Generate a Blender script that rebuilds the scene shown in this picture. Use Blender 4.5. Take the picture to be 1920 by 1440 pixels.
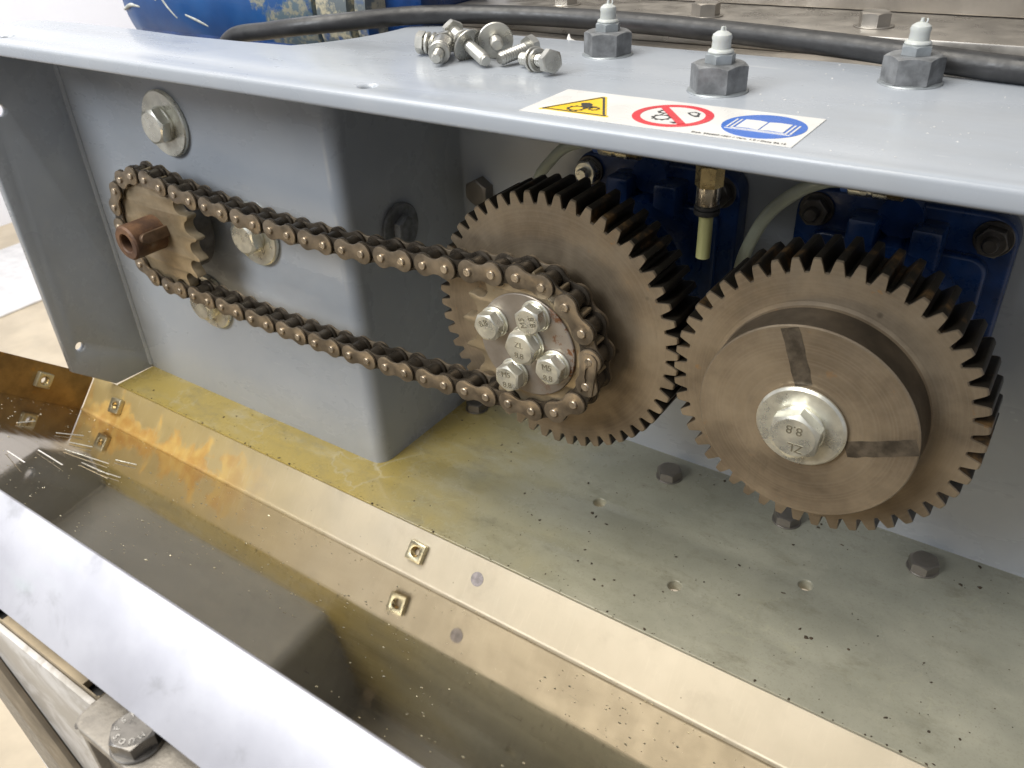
import bpy, bmesh, math, random
from mathutils import Matrix, Vector, noise
from math import sin, cos, pi, radians, sqrt, hypot, atan2

U = 0.065            # one working unit (the tip radius of the larger gear) is 65 mm
random.seed(7)
scene = bpy.context.scene
for o in list(bpy.data.objects):
    bpy.data.objects.remove(o)
COL = scene.collection

# ------------------------------------------------------------------ camera
cam_d = bpy.data.cameras.new('camera')
cam = bpy.data.objects.new('camera', cam_d)
COL.objects.link(cam)
RC = ((0.82322334, 0.56617916, -0.04176702), (0.27655403, -0.46418334, -0.84145808), (-0.49580359, 0.6811571, -0.53870569))
CP = (2.84212794, -4.39885348, 2.87706601)
cam.matrix_world = Matrix(((RC[0][0], -RC[1][0], -RC[2][0], CP[0] * U),
                           (RC[0][1], -RC[1][1], -RC[2][1], CP[1] * U),
                           (RC[0][2], -RC[1][2], -RC[2][2], CP[2] * U),
                           (0, 0, 0, 1)))
cam_d.sensor_width = 36
cam_d.lens = 1557.386 / 1920 * 36
cam_d.clip_start = 0.005
cam_d.clip_end = 60
cam_d.dof.use_dof = True
cam_d.dof.focus_distance = 5.7 * U
cam_d.dof.aperture_fstop = 26
scene.camera = cam

# ------------------------------------------------------------------ world and lamps
world = bpy.data.worlds.new('World')
scene.world = world
world.use_nodes = True
bg = world.node_tree.nodes['Background']
bg.inputs[0].default_value = (0.92, 0.94, 1.0, 1)
bg.inputs[1].default_value = 0.40


def area_lamp(name, loc, aim, sx, sy, power, col):
    l = bpy.data.lights.new(name, 'AREA')
    l.shape = 'RECTANGLE'
    l.size, l.size_y = sx * U, sy * U
    l.energy, l.color = power, col
    o = bpy.data.objects.new(name, l)
    COL.objects.link(o)
    o.location = Vector(loc) * U
    o.rotation_euler = (Vector(aim) - Vector(loc)).to_track_quat('-Z', 'Y').to_euler()
    return o


area_lamp('ceiling_light', (-6, -7, 22), (-0.5, -1.5, -1.0), 22, 15, 36, (1.0, 0.95, 0.86))
area_lamp('window_light', (-12, -24, 18), (-2, 0, -0.5), 14, 10, 30, (0.92, 0.96, 1.0))
area_lamp('wall_fill_light', (-22, 14, 20), (-37, 14, -4), 14, 10, 34, (0.96, 0.97, 1.0))  # added unseen lamp, there only to brighten the far wall

scene.view_settings.view_transform = 'Standard'
scene.view_settings.look = 'None'
scene.view_settings.exposure = 0.0
scene.view_settings.gamma = 1
scene.render.engine = 'CYCLES'
scene.cycles.max_bounces = 7
scene.cycles.diffuse_bounces = 3
scene.cycles.glossy_bounces = 5
scene.cycles.transmission_bounces = 4
scene.cycles.caustics_reflective = True
scene.cycles.caustics_refractive = False
scene.cycles.blur_glossy = 0.3

# ------------------------------------------------------------------ object helpers
WM = {}


def T(x=0, y=0, z=0):
    return Matrix.Translation((x, y, z))


def AX(d, roll=0.0, at=(0, 0, 0)):
    """matrix at a point whose local Z runs along d"""
    z = Vector(d).normalized()
    ref = Vector((0, 0, 1)) if abs(z.z) < 0.9 else Vector((0, 1, 0))
    x = ref.cross(z).normalized()
    y = z.cross(x)
    m = Matrix((x, y, z)).transposed().to_4x4()
    return T(*at) @ m @ Matrix.Rotation(roll, 4, 'Z')


def us(M):
    M = M.copy()
    M.translation = M.translation * U
    return M


def make_mesh(name, vf, mats, angle=35, smooth=True):
    v, f = vf[0], vf[1]
    me = bpy.data.meshes.new(name)
    me.from_pydata([(a[0] * U, a[1] * U, a[2] * U) for a in v], [], f)
    if not isinstance(mats, (list, tuple)):
        mats = [mats]
    for m in mats:
        me.materials.append(m)
    if len(vf) > 2:
        me.polygons.foreach_set('material_index', vf[2])
    bm = bmesh.new()
    bm.from_mesh(me)
    bmesh.ops.recalc_face_normals(bm, faces=bm.faces)
    bm.to_mesh(me)
    bm.free()
    if smooth:
        me.polygons.foreach_set('use_smooth', [True] * len(me.polygons))
        me.set_sharp_from_angle(angle=radians(angle))
    me.update()
    return me


def place(o, M, parent=None):
    M = us(M)
    WM[o.name] = M
    COL.objects.link(o)
    if parent is not None:
        o.parent = parent
        o.matrix_basis = WM[parent.name].inverted() @ M
    else:
        o.matrix_basis = M
    return o


def part(name, vf, mat, parent=None, M=Matrix(), angle=35, smooth=True, label=None):
    if name in ('bolt_head', 'nut', 'hex_base', 'small_hex', 'fitting_nut'):
        angle = 17
    me = vf if isinstance(vf, bpy.types.Mesh) else make_mesh(name, vf, mat, angle, smooth)
    o = bpy.data.objects.new(name, me)
    if label:
        o['label'] = label
    return place(o, M, parent)


def tag(o, label, cat, group=None, kind=None):
    if label:
        o['label'] = label
    if cat:
        o['category'] = cat
    if group:
        o['group'] = group
    if kind:
        o['kind'] = kind
    return o


def thing(name, label, cat, M=Matrix(), group=None):
    o = bpy.data.objects.new(name, None)
    o.empty_display_size = 0.01
    place(o, M)
    return tag(o, label, cat, group)


# ------------------------------------------------------------------ geometry helpers (working units)
def join(*gs):
    v, f = [], []
    for g in gs:
        n = len(v)
        v += list(g[0])
        f += [tuple(i + n for i in q) for q in g[1]]
    return v, f


def xf(g, M):
    return [tuple(M @ Vector(a)) for a in g[0]], g[1]


def lathe(prof, seg=40, a0=0.0, a1=2 * pi):
    """prof: (r, z) pairs; r == 0 makes a pole"""
    v, f, rows = [], [], []
    full = abs(a1 - a0 - 2 * pi) < 1e-6
    n = seg if full else seg + 1
    for r, z in prof:
        if r < 1e-7:
            rows.append([len(v)])
            v.append((0, 0, z))
        else:
            rows.append(list(range(len(v), len(v) + n)))
            for i in range(n):
                a = a0 + (a1 - a0) * i / seg
                v.append((r * cos(a), r * sin(a), z))
    for A, B in zip(rows, rows[1:]):
        for i in range(seg):
            j = (i + 1) % n
            if len(A) == 1 and len(B) == 1:
                continue
            if len(A) == 1:
                f.append((A[0], B[i], B[j]))
            elif len(B) == 1:
                f.append((A[i], A[j], B[0]))
            else:
                f.append((A[i], A[j], B[j], B[i]))
    return v, f


def disc(r, t, b=0.008, seg=40, hole=0.0):
    p = [(r - b, 0), (r, b), (r, t - b), (r - b, t)]
    if hole > 0:
        p = [(hole, 0)] + p + [(hole, t), (hole, 0)]
    else:
        p = [(0, 0)] + p + [(0, t)]
    return lathe(p, seg)


def hexhead(R, h, seg=48, dome=0.9, bottom=True):
    """hexagon head: R to the corner, chamfered round top"""
    r0 = R * cos(pi / 6) * dome
    ang = []
    for k in range(6):
        for j in range(seg // 6):
            ang.append(pi / 3 * k + pi / 3 * j / (seg // 6))
    v, f = [], []
    n = len(ang)
    rh = [R * cos(pi / 6) / cos(((a % (pi / 3)) - pi / 6)) for a in ang]
    for a in ang:
        v.append((r0 * cos(a), r0 * sin(a), h))
    for a, r in zip(ang, rh):
        v.append((r * cos(a), r * sin(a), h - (r - r0) * 0.5))
    for a, r in zip(ang, rh):
        v.append((r * cos(a), r * sin(a), 0))
    f.append(tuple(range(n)))
    for i in range(n):
        j = (i + 1) % n
        f.append((i, n + i, n + j, j))
        f.append((n + i, 2 * n + i, 2 * n + j, n + j))
    f.append(tuple(range(3 * n - 1, 2 * n - 1, -1)))
    return v, f


def hexnut(R, h, hole, seg=48):
    """hexagon nut with both ends chamfered and a through bore"""
    r0 = R * cos(pi / 6) * 0.96
    ang = [2 * pi * i / seg for i in range(seg)]
    rh = [R * cos(pi / 6) / cos(((a % (pi / 3)) - pi / 6)) for a in ang]
    rings = [[(hole, h)] * seg, [(r0, h)] * seg, [(r, h - (r - r0) * .5) for r in rh],
             [(r, (r - r0) * .3) for r in rh], [(r0, 0)] * seg, [(hole, 0)] * seg]
    v, f = [], []
    for row in rings:
        for a, (r, z) in zip(ang, row):
            v.append((r * cos(a), r * sin(a), z))
    m = len(rings)
    for k in range(m):
        for i in range(seg):
            j = (i + 1) % seg
            k2 = (k + 1) % m
            f.append((k * seg + i, k * seg + j, k2 * seg + j, k2 * seg + i))
    return v, f


def box(x0, x1, y0, y1, z0, z1, b=0.0, seg=2):
    bm = bmesh.new()
    bmesh.ops.create_cube(bm, size=1)
    for q in bm.verts:
        q.co = Vector(((x0 + x1) / 2 + q.co.x * (x1 - x0), (y0 + y1) / 2 + q.co.y * (y1 - y0), (z0 + z1) / 2 + q.co.z * (z1 - z0)))
    if b > 0:
        bmesh.ops.bevel(bm, geom=list(bm.edges), offset=b, segments=seg, profile=0.5, affect='EDGES')
    g = ([tuple(q.co) for q in bm.verts], [tuple(w.index for w in q.verts) for q in bm.faces])
    bm.free()
    return g


def tube(pts, r, seg=14, caps=True, sub=6):
    """smooth tube through points (Catmull-Rom)"""
    P = [Vector(q) for q in pts]
    if sub > 1 and len(P) > 2:
        Q = []
        for i in range(len(P) - 1):
            p0 = P[max(i - 1, 0)]
            p1, p2 = P[i], P[i + 1]
            p3 = P[min(i + 2, len(P) - 1)]
            for j in range(sub):
                t = j / sub
                Q.append(0.5 * ((2 * p1) + (p2 - p0) * t + (2 * p0 - 5 * p1 + 4 * p2 - p3) * t * t + (3 * p1 - p0 - 3 * p2 + p3) * t ** 3))
        Q.append(P[-1])
        P = Q
    rr = r if callable(r) else (lambda t: r)
    v, f = [], []
    up = None
    for i, q in enumerate(P):
        d = (P[min(i + 1, len(P) - 1)] - P[max(i - 1, 0)]).normalized()
        if up is None:
            up = Vector((0, 0, 1)) if abs(d.z) < 0.9 else Vector((1, 0, 0))
        x = up.cross(d).normalized()
        up = d.cross(x)
        R = rr(i / (len(P) - 1))
        for k in range(seg):
            a = 2 * pi * k / seg
            v.append(tuple(q + x * (R * cos(a)) + up * (R * sin(a))))
    for i in range(len(P) - 1):
        for k in range(seg):
            j = (k + 1) % seg
            f.append((i * seg + k, i * seg + j, (i + 1) * seg + j, (i + 1) * seg + k))
    if caps:
        f.append(tuple(range(seg))[::-1])
        f.append(tuple((len(P) - 1) * seg + k for k in range(seg)))
    return v, f


def ring2(cx, cy, r, n=24, ccw=True):
    s = 1 if ccw else -1
    return [(cx + r * cos(s * 2 * pi * i / n), cy + r * sin(s * 2 * pi * i / n)) for i in range(n)]


def plate2d(loops, t, b=0.0, res=2):
    """flat plate with holes: loops of (x, y); spans z 0..t"""
    cu = bpy.data.curves.new('tmp', 'CURVE')
    cu.dimensions = '2D'
    cu.fill_mode = 'BOTH'
    cu.extrude = (t / 2 - b)
    cu.bevel_depth = b
    cu.bevel_resolution = res
    cu.offset = -b
    for lp in loops:
        s = cu.splines.new('POLY')
        s.points.add(len(lp) - 1)
        for q, w in zip(s.points, lp):
            q.co = (w[0], w[1], 0, 1)
        s.use_cyclic_u = True
    ob = bpy.data.objects.new('tmp', cu)
    COL.objects.link(ob)
    dg = bpy.context.evaluated_depsgraph_get()
    me = bpy.data.meshes.new_from_object(ob.evaluated_get(dg))
    bm = bmesh.new()
    bm.from_mesh(me)
    bmesh.ops.remove_doubles(bm, verts=bm.verts, dist=1e-5)
    bm.verts.index_update()
    g = ([(q.co.x, q.co.y, q.co.z + t / 2) for q in bm.verts], [tuple(w.index for w in q.verts) for q in bm.faces])
    bm.free()
    bpy.data.objects.remove(ob)
    bpy.data.curves.remove(cu)
    bpy.data.meshes.remove(me)
    return g


def text_geo(s, size, t=0.002, align='CENTER'):
    cu = bpy.data.curves.new('tmp', 'FONT')
    cu.body = s
    cu.size = size
    cu.extrude = t / 2
    cu.align_x = align
    cu.align_y = 'CENTER'
    cu.resolution_u = 3
    ob = bpy.data.objects.new('tmp', cu)
    COL.objects.link(ob)
    dg = bpy.context.evaluated_depsgraph_get()
    me = bpy.data.meshes.new_from_object(ob.evaluated_get(dg))
    g = ([tuple(q.co) for q in me.vertices], [tuple(q.vertices) for q in me.polygons])
    bpy.data.objects.remove(ob)
    bpy.data.curves.remove(cu)
    bpy.data.meshes.remove(me)
    return g


# ------------------------------------------------------------------ materials
class N:
    """small node-graph helper; coordinates are working units"""

    def __init__(s, name):
        s.m = bpy.data.materials.new(name)
        s.m.use_nodes = True
        s.t = s.m.node_tree
        s.b = s.t.nodes['Principled BSDF']
        g = s.t.nodes.new('ShaderNodeNewGeometry')
        s.pos = s.vm('MULTIPLY', g.outputs['Position'], (1 / U, 1 / U, 1 / U))
        tc = s.t.nodes.new('ShaderNodeTexCoord')
        s.loc = s.vm('MULTIPLY', tc.outputs['Object'], (1 / U, 1 / U, 1 / U))

    def link(s, a, b):
        s.t.links.new(a, b)

    def put(s, sock, v):
        if isinstance(v, bpy.types.NodeSocket):
            s.link(v, sock)
        else:
            if hasattr(sock.default_value, '__len__') and len(sock.default_value) == 4 and hasattr(v, '__len__') and len(v) == 3:
                v = (*v, 1)
            sock.default_value = v

    def vm(s, op, a, b):
        n = s.t.nodes.new('ShaderNodeVectorMath')
        n.operation = op
        s.put(n.inputs[0], a)
        s.put(n.inputs[1], b)
        return n.outputs[0]

    def ma(s, op, a, b=0.0, c=0.0, clamp=False):
        n = s.t.nodes.new('ShaderNodeMath')
        n.operation = op
        n.use_clamp = clamp
        s.put(n.inputs[0], a)
        s.put(n.inputs[1], b)
        s.put(n.inputs[2], c)
        return n.outputs[0]

    def sep(s, v):
        n = s.t.nodes.new('ShaderNodeSeparateXYZ')
        s.put(n.inputs[0], v)
        return n.outputs

    def noise(s, scale=1.0, detail=4, rough=0.55, vec=None, stretch=None, dist=0.0):
        n = s.t.nodes.new('ShaderNodeTexNoise')
        v = vec or s.pos
        if stretch:
            v = s.vm('MULTIPLY', v, stretch)
        s.put(n.inputs['Vector'], v)
        n.inputs['Scale'].default_value = scale
        n.inputs['Detail'].default_value = detail
        n.inputs['Roughness'].default_value = rough
        n.inputs['Distortion'].default_value = dist
        return n.outputs['Fac']

    def vor(s, scale=1.0, feat='F1', vec=None, out='Distance', rnd=1.0):
        n = s.t.nodes.new('ShaderNodeTexVoronoi')
        n.feature = feat
        s.put(n.inputs['Vector'], vec or s.pos)
        n.inputs['Scale'].default_value = scale
        n.inputs['Randomness'].default_value = rnd
        return n.outputs[out]

    def ramp(s, v, a, b, lo=0.0, hi=1.0):
        n = s.t.nodes.new('ShaderNodeMapRange')
        n.interpolation_type = 'SMOOTHSTEP'
        s.put(n.inputs[0], v)
        n.inputs[1].default_value = a
        n.inputs[2].default_value = b
        n.inputs[3].default_value = lo
        n.inputs[4].default_value = hi
        return n.outputs[0]

    def mix(s, f, a, b):
        n = s.t.nodes.new('ShaderNodeMix')
        n.data_type = 'RGBA'
        s.put(n.inputs[0], f)
        s.put(n.inputs[6], a)
        s.put(n.inputs[7], b)
        return n.outputs[2]

    def bump(s, h, strength=0.2, dist=0.01):
        n = s.t.nodes.new('ShaderNodeBump')
        n.inputs['Strength'].default_value = strength
        n.inputs['Distance'].default_value = dist * U
        s.put(n.inputs['Height'], h)
        s.link(n.outputs[0], s.b.inputs['Normal'])

    def set(s, col=None, rough=None, metal=None, coat=None, coatr=None, spec=None, trans=None, sss=None):
        for k, v in (('Base Color', col), ('Roughness', rough), ('Metallic', metal), ('Coat Weight', coat), ('Coat Roughness', coatr),
                     ('Specular IOR Level', spec), ('Transmission Weight', trans), ('Subsurface Weight', sss)):
            if v is not None:
                s.put(s.b.inputs[k], v)
        return s.m


def simple(name, col, rough=0.5, metal=0.0, var=0.15, scale=6.0, bump=0.0, coat=0.0, rvar=0.1, bscale=None, spec=None):
    n = N(name)
    f = n.noise(scale, 5, 0.6)
    lo = tuple(c * (1 - var) for c in col)
    hi = tuple(min(1, c * (1 + var)) for c in col)
    c = n.mix(n.ramp(f, 0.3, 0.7), lo, hi)
    n.set(col=c, rough=n.ramp(n.noise(scale * 2.3, 4), 0.3, 0.7, rough - rvar, rough + rvar), metal=metal, coat=coat, coatr=0.12, spec=spec)
    if bump:
        n.bump(n.noise(bscale or scale * 8, 3), bump, 0.01)
    return n.m


def mat_paint():
    n = N('grey_enamel')
    big = n.noise(0.9, 4, 0.6)
    c = n.mix(n.ramp(big, 0.3, 0.7), (0.325, 0.352, 0.390), (0.36, 0.385, 0.418))
    sp = n.ramp(n.vor(5.0, vec=n.vm('ADD', n.pos, (3.1, 0.7, 1.9))), 0.0, 0.035, 1, 0)
    c = n.mix(n.ma('MULTIPLY', sp, n.ramp(n.noise(1.3, 2), 0.5, 0.57)), c, (0.08, 0.06, 0.045))
    dust = n.ramp(n.noise(3.5, 6, 0.72), 0.5, 0.85, 0, 0.10)
    c = n.mix(dust, c, (0.50, 0.48, 0.45))
    # oily smears wiped along the sheet
    wipe = n.noise(1.6, 5, 0.65, vec=n.vm('ADD', n.pos, (2, 8, 5)), stretch=(0.35, 1, 0.8))
    c = n.mix(n.ramp(wipe, 0.48, 0.80, 0, 0.20), c, (0.235, 0.22, 0.19))
    # hairline scratches
    scr = n.ramp(n.noise(30, 2, 0.5, stretch=(0.06, 0.5, 1.0)), 0.72, 0.78, 0, 0.35)
    c = n.mix(scr, c, (0.55, 0.56, 0.57))
    n.set(col=c, rough=n.ramp(wipe, 0.3, 0.75, 0.34, 0.2), coat=0.12, coatr=0.1)
    n.bump(n.noise(11, 2), 0.04, 0.008)
    return n.m


def mat_floor():
    n = N('oily_tray_paint')
    x, y, z = n.sep(n.pos)
    wob = n.noise(1.1, 4, 0.6)
    xw = n.ma('ADD', x, n.ma('MULTIPLY', wob, 2.6))
    oil = n.ramp(xw, -1.5, 1.2, 1.0, 0.0)
    oil2 = n.ramp(xw, -0.4, 3.6, 1.0, 0.0)
    c = n.mix(n.ramp(n.noise(1.6, 5, 0.6), 0.3, 0.7), (0.30, 0.295, 0.232), (0.37, 0.36, 0.285))
    c = n.mix(n.ma('MULTIPLY', oil2, 0.55), c, (0.34, 0.315, 0.19))
    c = n.mix(oil, c, (0.40, 0.305, 0.085))
    # wet film edges (pale crackle lines)
    wv = n.vm('ADD', n.pos, n.vm('MULTIPLY', (1, 1, 0), n.ma('MULTIPLY', n.noise(5, 3), 0.35)))
    e1 = n.ramp(n.vor(1.5, 'DISTANCE_TO_EDGE', vec=wv), 0.0, 0.022, 1, 0)
    e2 = n.ramp(n.vor(4.2, 'DISTANCE_TO_EDGE', vec=wv), 0.0, 0.03, 1, 0)
    k = n.ma('MULTIPLY', e1, n.ramp(n.noise(0.8, 2), 0.45, 0.55))
    k = n.ma('MULTIPLY', k, n.ramp(x, -2.2, -1.5, 0.42, 0.0))
    k2 = n.ma('MULTIPLY', e2, n.ma('MULTIPLY', n.ramp(n.noise(0.9, 2, vec=n.vm('ADD', n.pos, (9, 4, 0))), 0.5, 0.62), 0.3))
    c = n.mix(k, c, (0.50, 0.46, 0.33))
    c = n.mix(k2, c, (0.44, 0.42, 0.29))
    # dirt smears and fine black specks
    sm = n.ramp(n.noise(2.4, 7, 0.76, stretch=(1, 1.8, 1)), 0.5, 0.75, 0, 0.6)
    c = n.mix(sm, c, (0.16, 0.145, 0.095))
    haze = n.ramp(n.noise(1.5, 6, 0.7, vec=n.vm('ADD', n.pos, (3, 6, 0)), stretch=(0.6, 1.6, 1)), 0.48, 0.72, 0, 0.45)
    c = n.mix(haze, c, (0.46, 0.44, 0.34))
    c = n.mix(n.ramp(n.noise(60, 2, 0.6), 0.5, 0.8, 0, 0.35), c, (0.19, 0.175, 0.12))
    s1 = n.ma('MULTIPLY', n.ramp(n.vor(11.0), 0.03, 0.075, 1, 0), n.ramp(n.noise(1.7, 3), 0.5, 0.58))
    c = n.mix(n.ma('MULTIPLY', s1, 0.8), c, (0.05, 0.035, 0.02))
    s2 = n.ma('MULTIPLY', n.ramp(n.vor(19.0, vec=n.vm('ADD', n.pos, (0.4, 0.1, 0))), 0.02, 0.06, 1, 0), n.ramp(n.noise(1.2, 3, vec=n.vm('ADD', n.pos, (5, 0, 0))), 0.48, 0.56))
    c = n.mix(n.ma('MULTIPLY', s2, 0.7), c, (0.09, 0.06, 0.03))
    n.set(col=c, rough=n.ramp(n.noise(2.0, 5, 0.6), 0.3, 0.7, 0.2, 0.42), coat=n.ramp(xw, -0.5, 2.5, 0.6, 0.25), coatr=0.08)
    n.bump(n.noise(9, 4), 0.06, 0.01)
    return n.m


def mat_gear():
    n = N('oiled_gear_steel')
    x, y, z = n.sep(n.loc)
    rad = n.ma('SQRT', n.ma('ADD', n.ma('MULTIPLY', x, x), n.ma('MULTIPLY', y, y)))
    comb = n.t.nodes.new('ShaderNodeCombineXYZ')
    n.link(rad, comb.inputs[0])
    rings = n.noise(55, 3, 0.6, vec=comb.outputs[0])
    c = n.mix(n.ramp(n.noise(1.9, 6, 0.68), 0.28, 0.72), (0.195, 0.150, 0.102), (0.335, 0.266, 0.182))
    c = n.mix(n.ramp(rings, 0.4, 0.7, 0, 0.22), c, (0.40, 0.34, 0.26))
    blot = n.ramp(n.vor(3.1, vec=n.vm('ADD', n.pos, (1.3, 2.2, 0.4))), 0.03, 0.08, 1, 0)
    c = n.mix(n.ma('MULTIPLY', blot, 0.6), c, (0.09, 0.07, 0.05))
    streak = n.ramp(n.noise(3.5, 5, 0.7, vec=n.vm('ADD', n.pos, (4, 1, 8)), stretch=(1, 1, 0.35)), 0.58, 0.72, 0, 0.4)
    c = n.mix(streak, c, (0.12, 0.092, 0.06))
    rust = n.ma('MULTIPLY', n.ramp(n.noise(5.5, 5, 0.7, vec=n.vm('ADD', n.pos, (7, 1, 3))), 0.64, 0.72), 0.8)
    rust = n.ma('MULTIPLY', rust, n.ramp(rad, 0.7, 0.9, 0.35, 1.0))
    c = n.mix(rust, c, (0.40, 0.20, 0.06))
    n.set(col=c, rough=n.ramp(n.noise(4, 5, 0.65), 0.3, 0.7, 0.3, 0.52), metal=0.55)
    n.bump(n.ma('ADD', rings, n.noise(40, 2)), 0.05, 0.008)
    return n.m


def mat_flank():
    n = N('greased_tooth_flank')
    c = n.mix(n.ramp(n.noise(3.0, 5, 0.7), 0.52, 0.72), (0.026, 0.021, 0.015), (0.20, 0.115, 0.045))
    n.set(col=c, rough=0.42, metal=0.35)
    n.bump(n.noise(20, 3), 0.12, 0.01)
    return n.m


def mat_zinc(name='zinc_plate', col=(0.80, 0.785, 0.69)):
    n = N(name)
    c = n.mix(n.ramp(n.noise(7, 5, 0.6), 0.3, 0.7), tuple(q * 0.82 for q in col), tuple(q * 1.12 for q in col))
    c = n.mix(n.ramp(n.noise(15, 5, 0.7), 0.62, 0.75, 0, 0.22), c, (0.36, 0.31, 0.22))
    n.set(col=c, rough=n.ramp(n.noise(9, 4), 0.3, 0.7, 0.24, 0.42), metal=0.80)
    n.bump(n.noise(45, 3), 0.08, 0.006)
    return n.m


def mat_rear_flange():
    n = N('stained_stainless_flange')
    x, y, h = n.sep(n.loc)
    c = n.mix(n.ramp(n.noise(1.4, 5, 0.6, vec=n.loc), 0.3, 0.7), (0.50, 0.45, 0.355), (0.57, 0.515, 0.415))
    # dried oil: yellow towards the left end
    c = n.mix(n.ramp(n.ma('ADD', x, n.noise(1.2, 3, vec=n.loc)), -4.2, -0.6, 0.8, 0.0), c, (0.47, 0.355, 0.125))
    # orange rust flames rising from the fold
    ru = n.noise(3.2, 5, 0.6, vec=n.loc, stretch=(1, 1, 0.8), dist=0.3)
    ru = n.ma('SUBTRACT', ru, n.ma('MULTIPLY', h, 0.62))
    m = n.ma('MULTIPLY', n.ramp(ru, 0.31, 0.42), n.ramp(x, -4.2, -2.9, 0.85, 0))
    m = n.ma('MULTIPLY', m, n.ramp(x, -6.4, -5.6, 0.6, 1))
    c = n.mix(m, c, n.mix(n.ramp(n.noise(6, 4, vec=n.loc), 0.3, 0.7), (0.45, 0.235, 0.045), (0.58, 0.40, 0.12)))
    c = n.mix(n.ramp(n.noise(2.4, 6, 0.72, vec=n.vm('ADD', n.loc, (5, 1, 2))), 0.5, 0.75, 0, 0.35), c, (0.36, 0.31, 0.24))
    c = n.mix(n.ramp(n.noise(40, 3, 0.6, vec=n.loc, stretch=(1, 1, 0.08)), 0.55, 0.8, 0, 0.25), c, (0.70, 0.64, 0.54))
    s1 = n.ma('MULTIPLY', n.ramp(n.vor(7.0, vec=n.loc), 0.02, 0.07, 1, 0), n.ramp(n.noise(2, 3, vec=n.loc), 0.47, 0.54))
    c = n.mix(n.ma('MULTIPLY', s1, 0.7), c, (0.09, 0.06, 0.03))
    n.set(col=c, rough=n.ma('ADD', n.ramp(n.noise(3, 5, vec=n.loc), 0.3, 0.7, 0.42, 0.56), n.ma('MULTIPLY', m, 0.2)), metal=n.ma('SUBTRACT', 0.42, n.ma('MULTIPLY', m, 0.4)))
    n.bump(n.noise(30, 3, vec=n.loc), 0.05, 0.008)
    return n.m


def mat_web():
    n = N('polished_stainless_web')
    x, y, h = n.sep(n.loc)
    c = n.mix(n.ramp(n.noise(1.1, 5, 0.6, vec=n.loc), 0.3, 0.7), (0.355, 0.30, 0.212), (0.425, 0.365, 0.268))
    brown = n.ramp(n.ma('ADD', x, n.ma('MULTIPLY', n.noise(0.9, 4, vec=n.loc), 2.0)), -4.6, -2.0, 0.3, 0.0)
    c = n.mix(brown, c, (0.40, 0.28, 0.14))
    # fine rolling scratches along the sheet and across it
    sc = n.noise(26, 3, 0.7, vec=n.loc, stretch=(0.05, 1, 1))
    sc2 = n.noise(10, 5, 0.7, vec=n.loc, stretch=(0.35, 1, 1))
    d = n.ma('MULTIPLY', n.ramp(sc2, 0.66, 0.75), 0.5)
    c = n.mix(d, c, (0.17, 0.12, 0.07))
    mk = n.ma('MULTIPLY', n.ramp(n.noise(17, 4, 0.7, vec=n.loc, stretch=(0.4, 1.2, 1)), 0.66, 0.71), n.ramp(n.noise(1.4, 3, vec=n.loc), 0.42, 0.6, 0.1, 0.8))
    c = n.mix(mk, c, (0.13, 0.10, 0.065))
    sp = n.ramp(n.vor(12, vec=n.loc), 0.02, 0.05, 1, 0)
    sp = n.ma('MULTIPLY', sp, n.ramp(n.noise(1.1, 3, vec=n.vm('ADD', n.loc, (4, 0, 0))), 0.45, 0.55))
    c = n.mix(sp, c, (0.95, 0.9, 0.75))
    r = n.ma('ADD', n.ramp(sc, 0.4, 0.75, 0.045, 0.10), n.ma('MULTIPLY', sp, 0.4))
    n.set(col=c, rough=r, metal=0.94)
    n.bump(n.ma('ADD', sc, n.ma('MULTIPLY', sp, 0.6)), 0.02, 0.006)
    return n.m


def mat_front_flange():
    n = N('smudged_stainless_lip')
    c = n.mix(n.ramp(n.noise(1.5, 6, 0.6, vec=n.loc), 0.35, 0.65), (0.40, 0.40, 0.44), (0.48, 0.48, 0.52))
    sm = n.ramp(n.noise(2.6, 6, 0.68, vec=n.loc, dist=0.5), 0.55, 0.72, 0, 0.5)
    c = n.mix(sm, c, (0.26, 0.26, 0.275))
    x, y, h = n.sep(n.loc)
    gr = n.ma('MULTIPLY', n.ramp(n.noise(1.2, 3, vec=n.loc, stretch=(0.5, 1, 2)), 0.52, 0.62), n.ramp(x, -0.7, -0.3, 0.5, 0))
    c = n.mix(gr, c, (0.50, 0.68, 0.60))
    n.set(col=c, rough=n.ramp(n.noise(2.1, 6, 0.65, vec=n.loc), 0.3, 0.7, 0.46, 0.6), metal=0.4)
    n.bump(n.noise(30, 3, vec=n.loc), 0.04, 0.006)
    return n.m


def mat_motor():
    n = N('worn_blue_motor_paint')
    x, y, z = n.sep(n.pos)
    c = n.mix(n.ramp(n.noise(2, 4), 0.3, 0.7), (0.008, 0.055, 0.19), (0.014, 0.085, 0.26))
    wear = n.ramp(n.ma('ADD', n.noise(1.8, 6, 0.7), n.ma('MULTIPLY', n.ramp(x, -4.3, -3.4), 0.22)), 0.66, 0.73)
    c = n.mix(wear, c, n.mix(n.ramp(n.noise(16, 4), 0.45, 0.6), (0.10, 0.14, 0.165), (0.26, 0.25, 0.19)))
    n.set(col=c, rough=n.ramp(n.noise(3, 4), 0.3, 0.7, 0.28, 0.5), coat=0.2)
    n.bump(n.noise(9, 4), 0.12, 0.01)
    return n.m


def mat_rust_shaft():
    n = N('rusty_shaft_steel')
    c = n.mix(n.ramp(n.noise(5, 6, 0.7), 0.35, 0.65), (0.070, 0.036, 0.022), (0.165, 0.085, 0.042))
    c = n.mix(n.ramp(n.noise(3, 4, vec=n.vm('ADD', n.pos, (3, 3, 3))), 0.55, 0.7), c, (0.22, 0.16, 0.11))
    n.set(col=c, rough=0.58, metal=0.12)
    n.bump(n.noise(30, 5), 0.15, 0.01)
    return n.m


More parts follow.
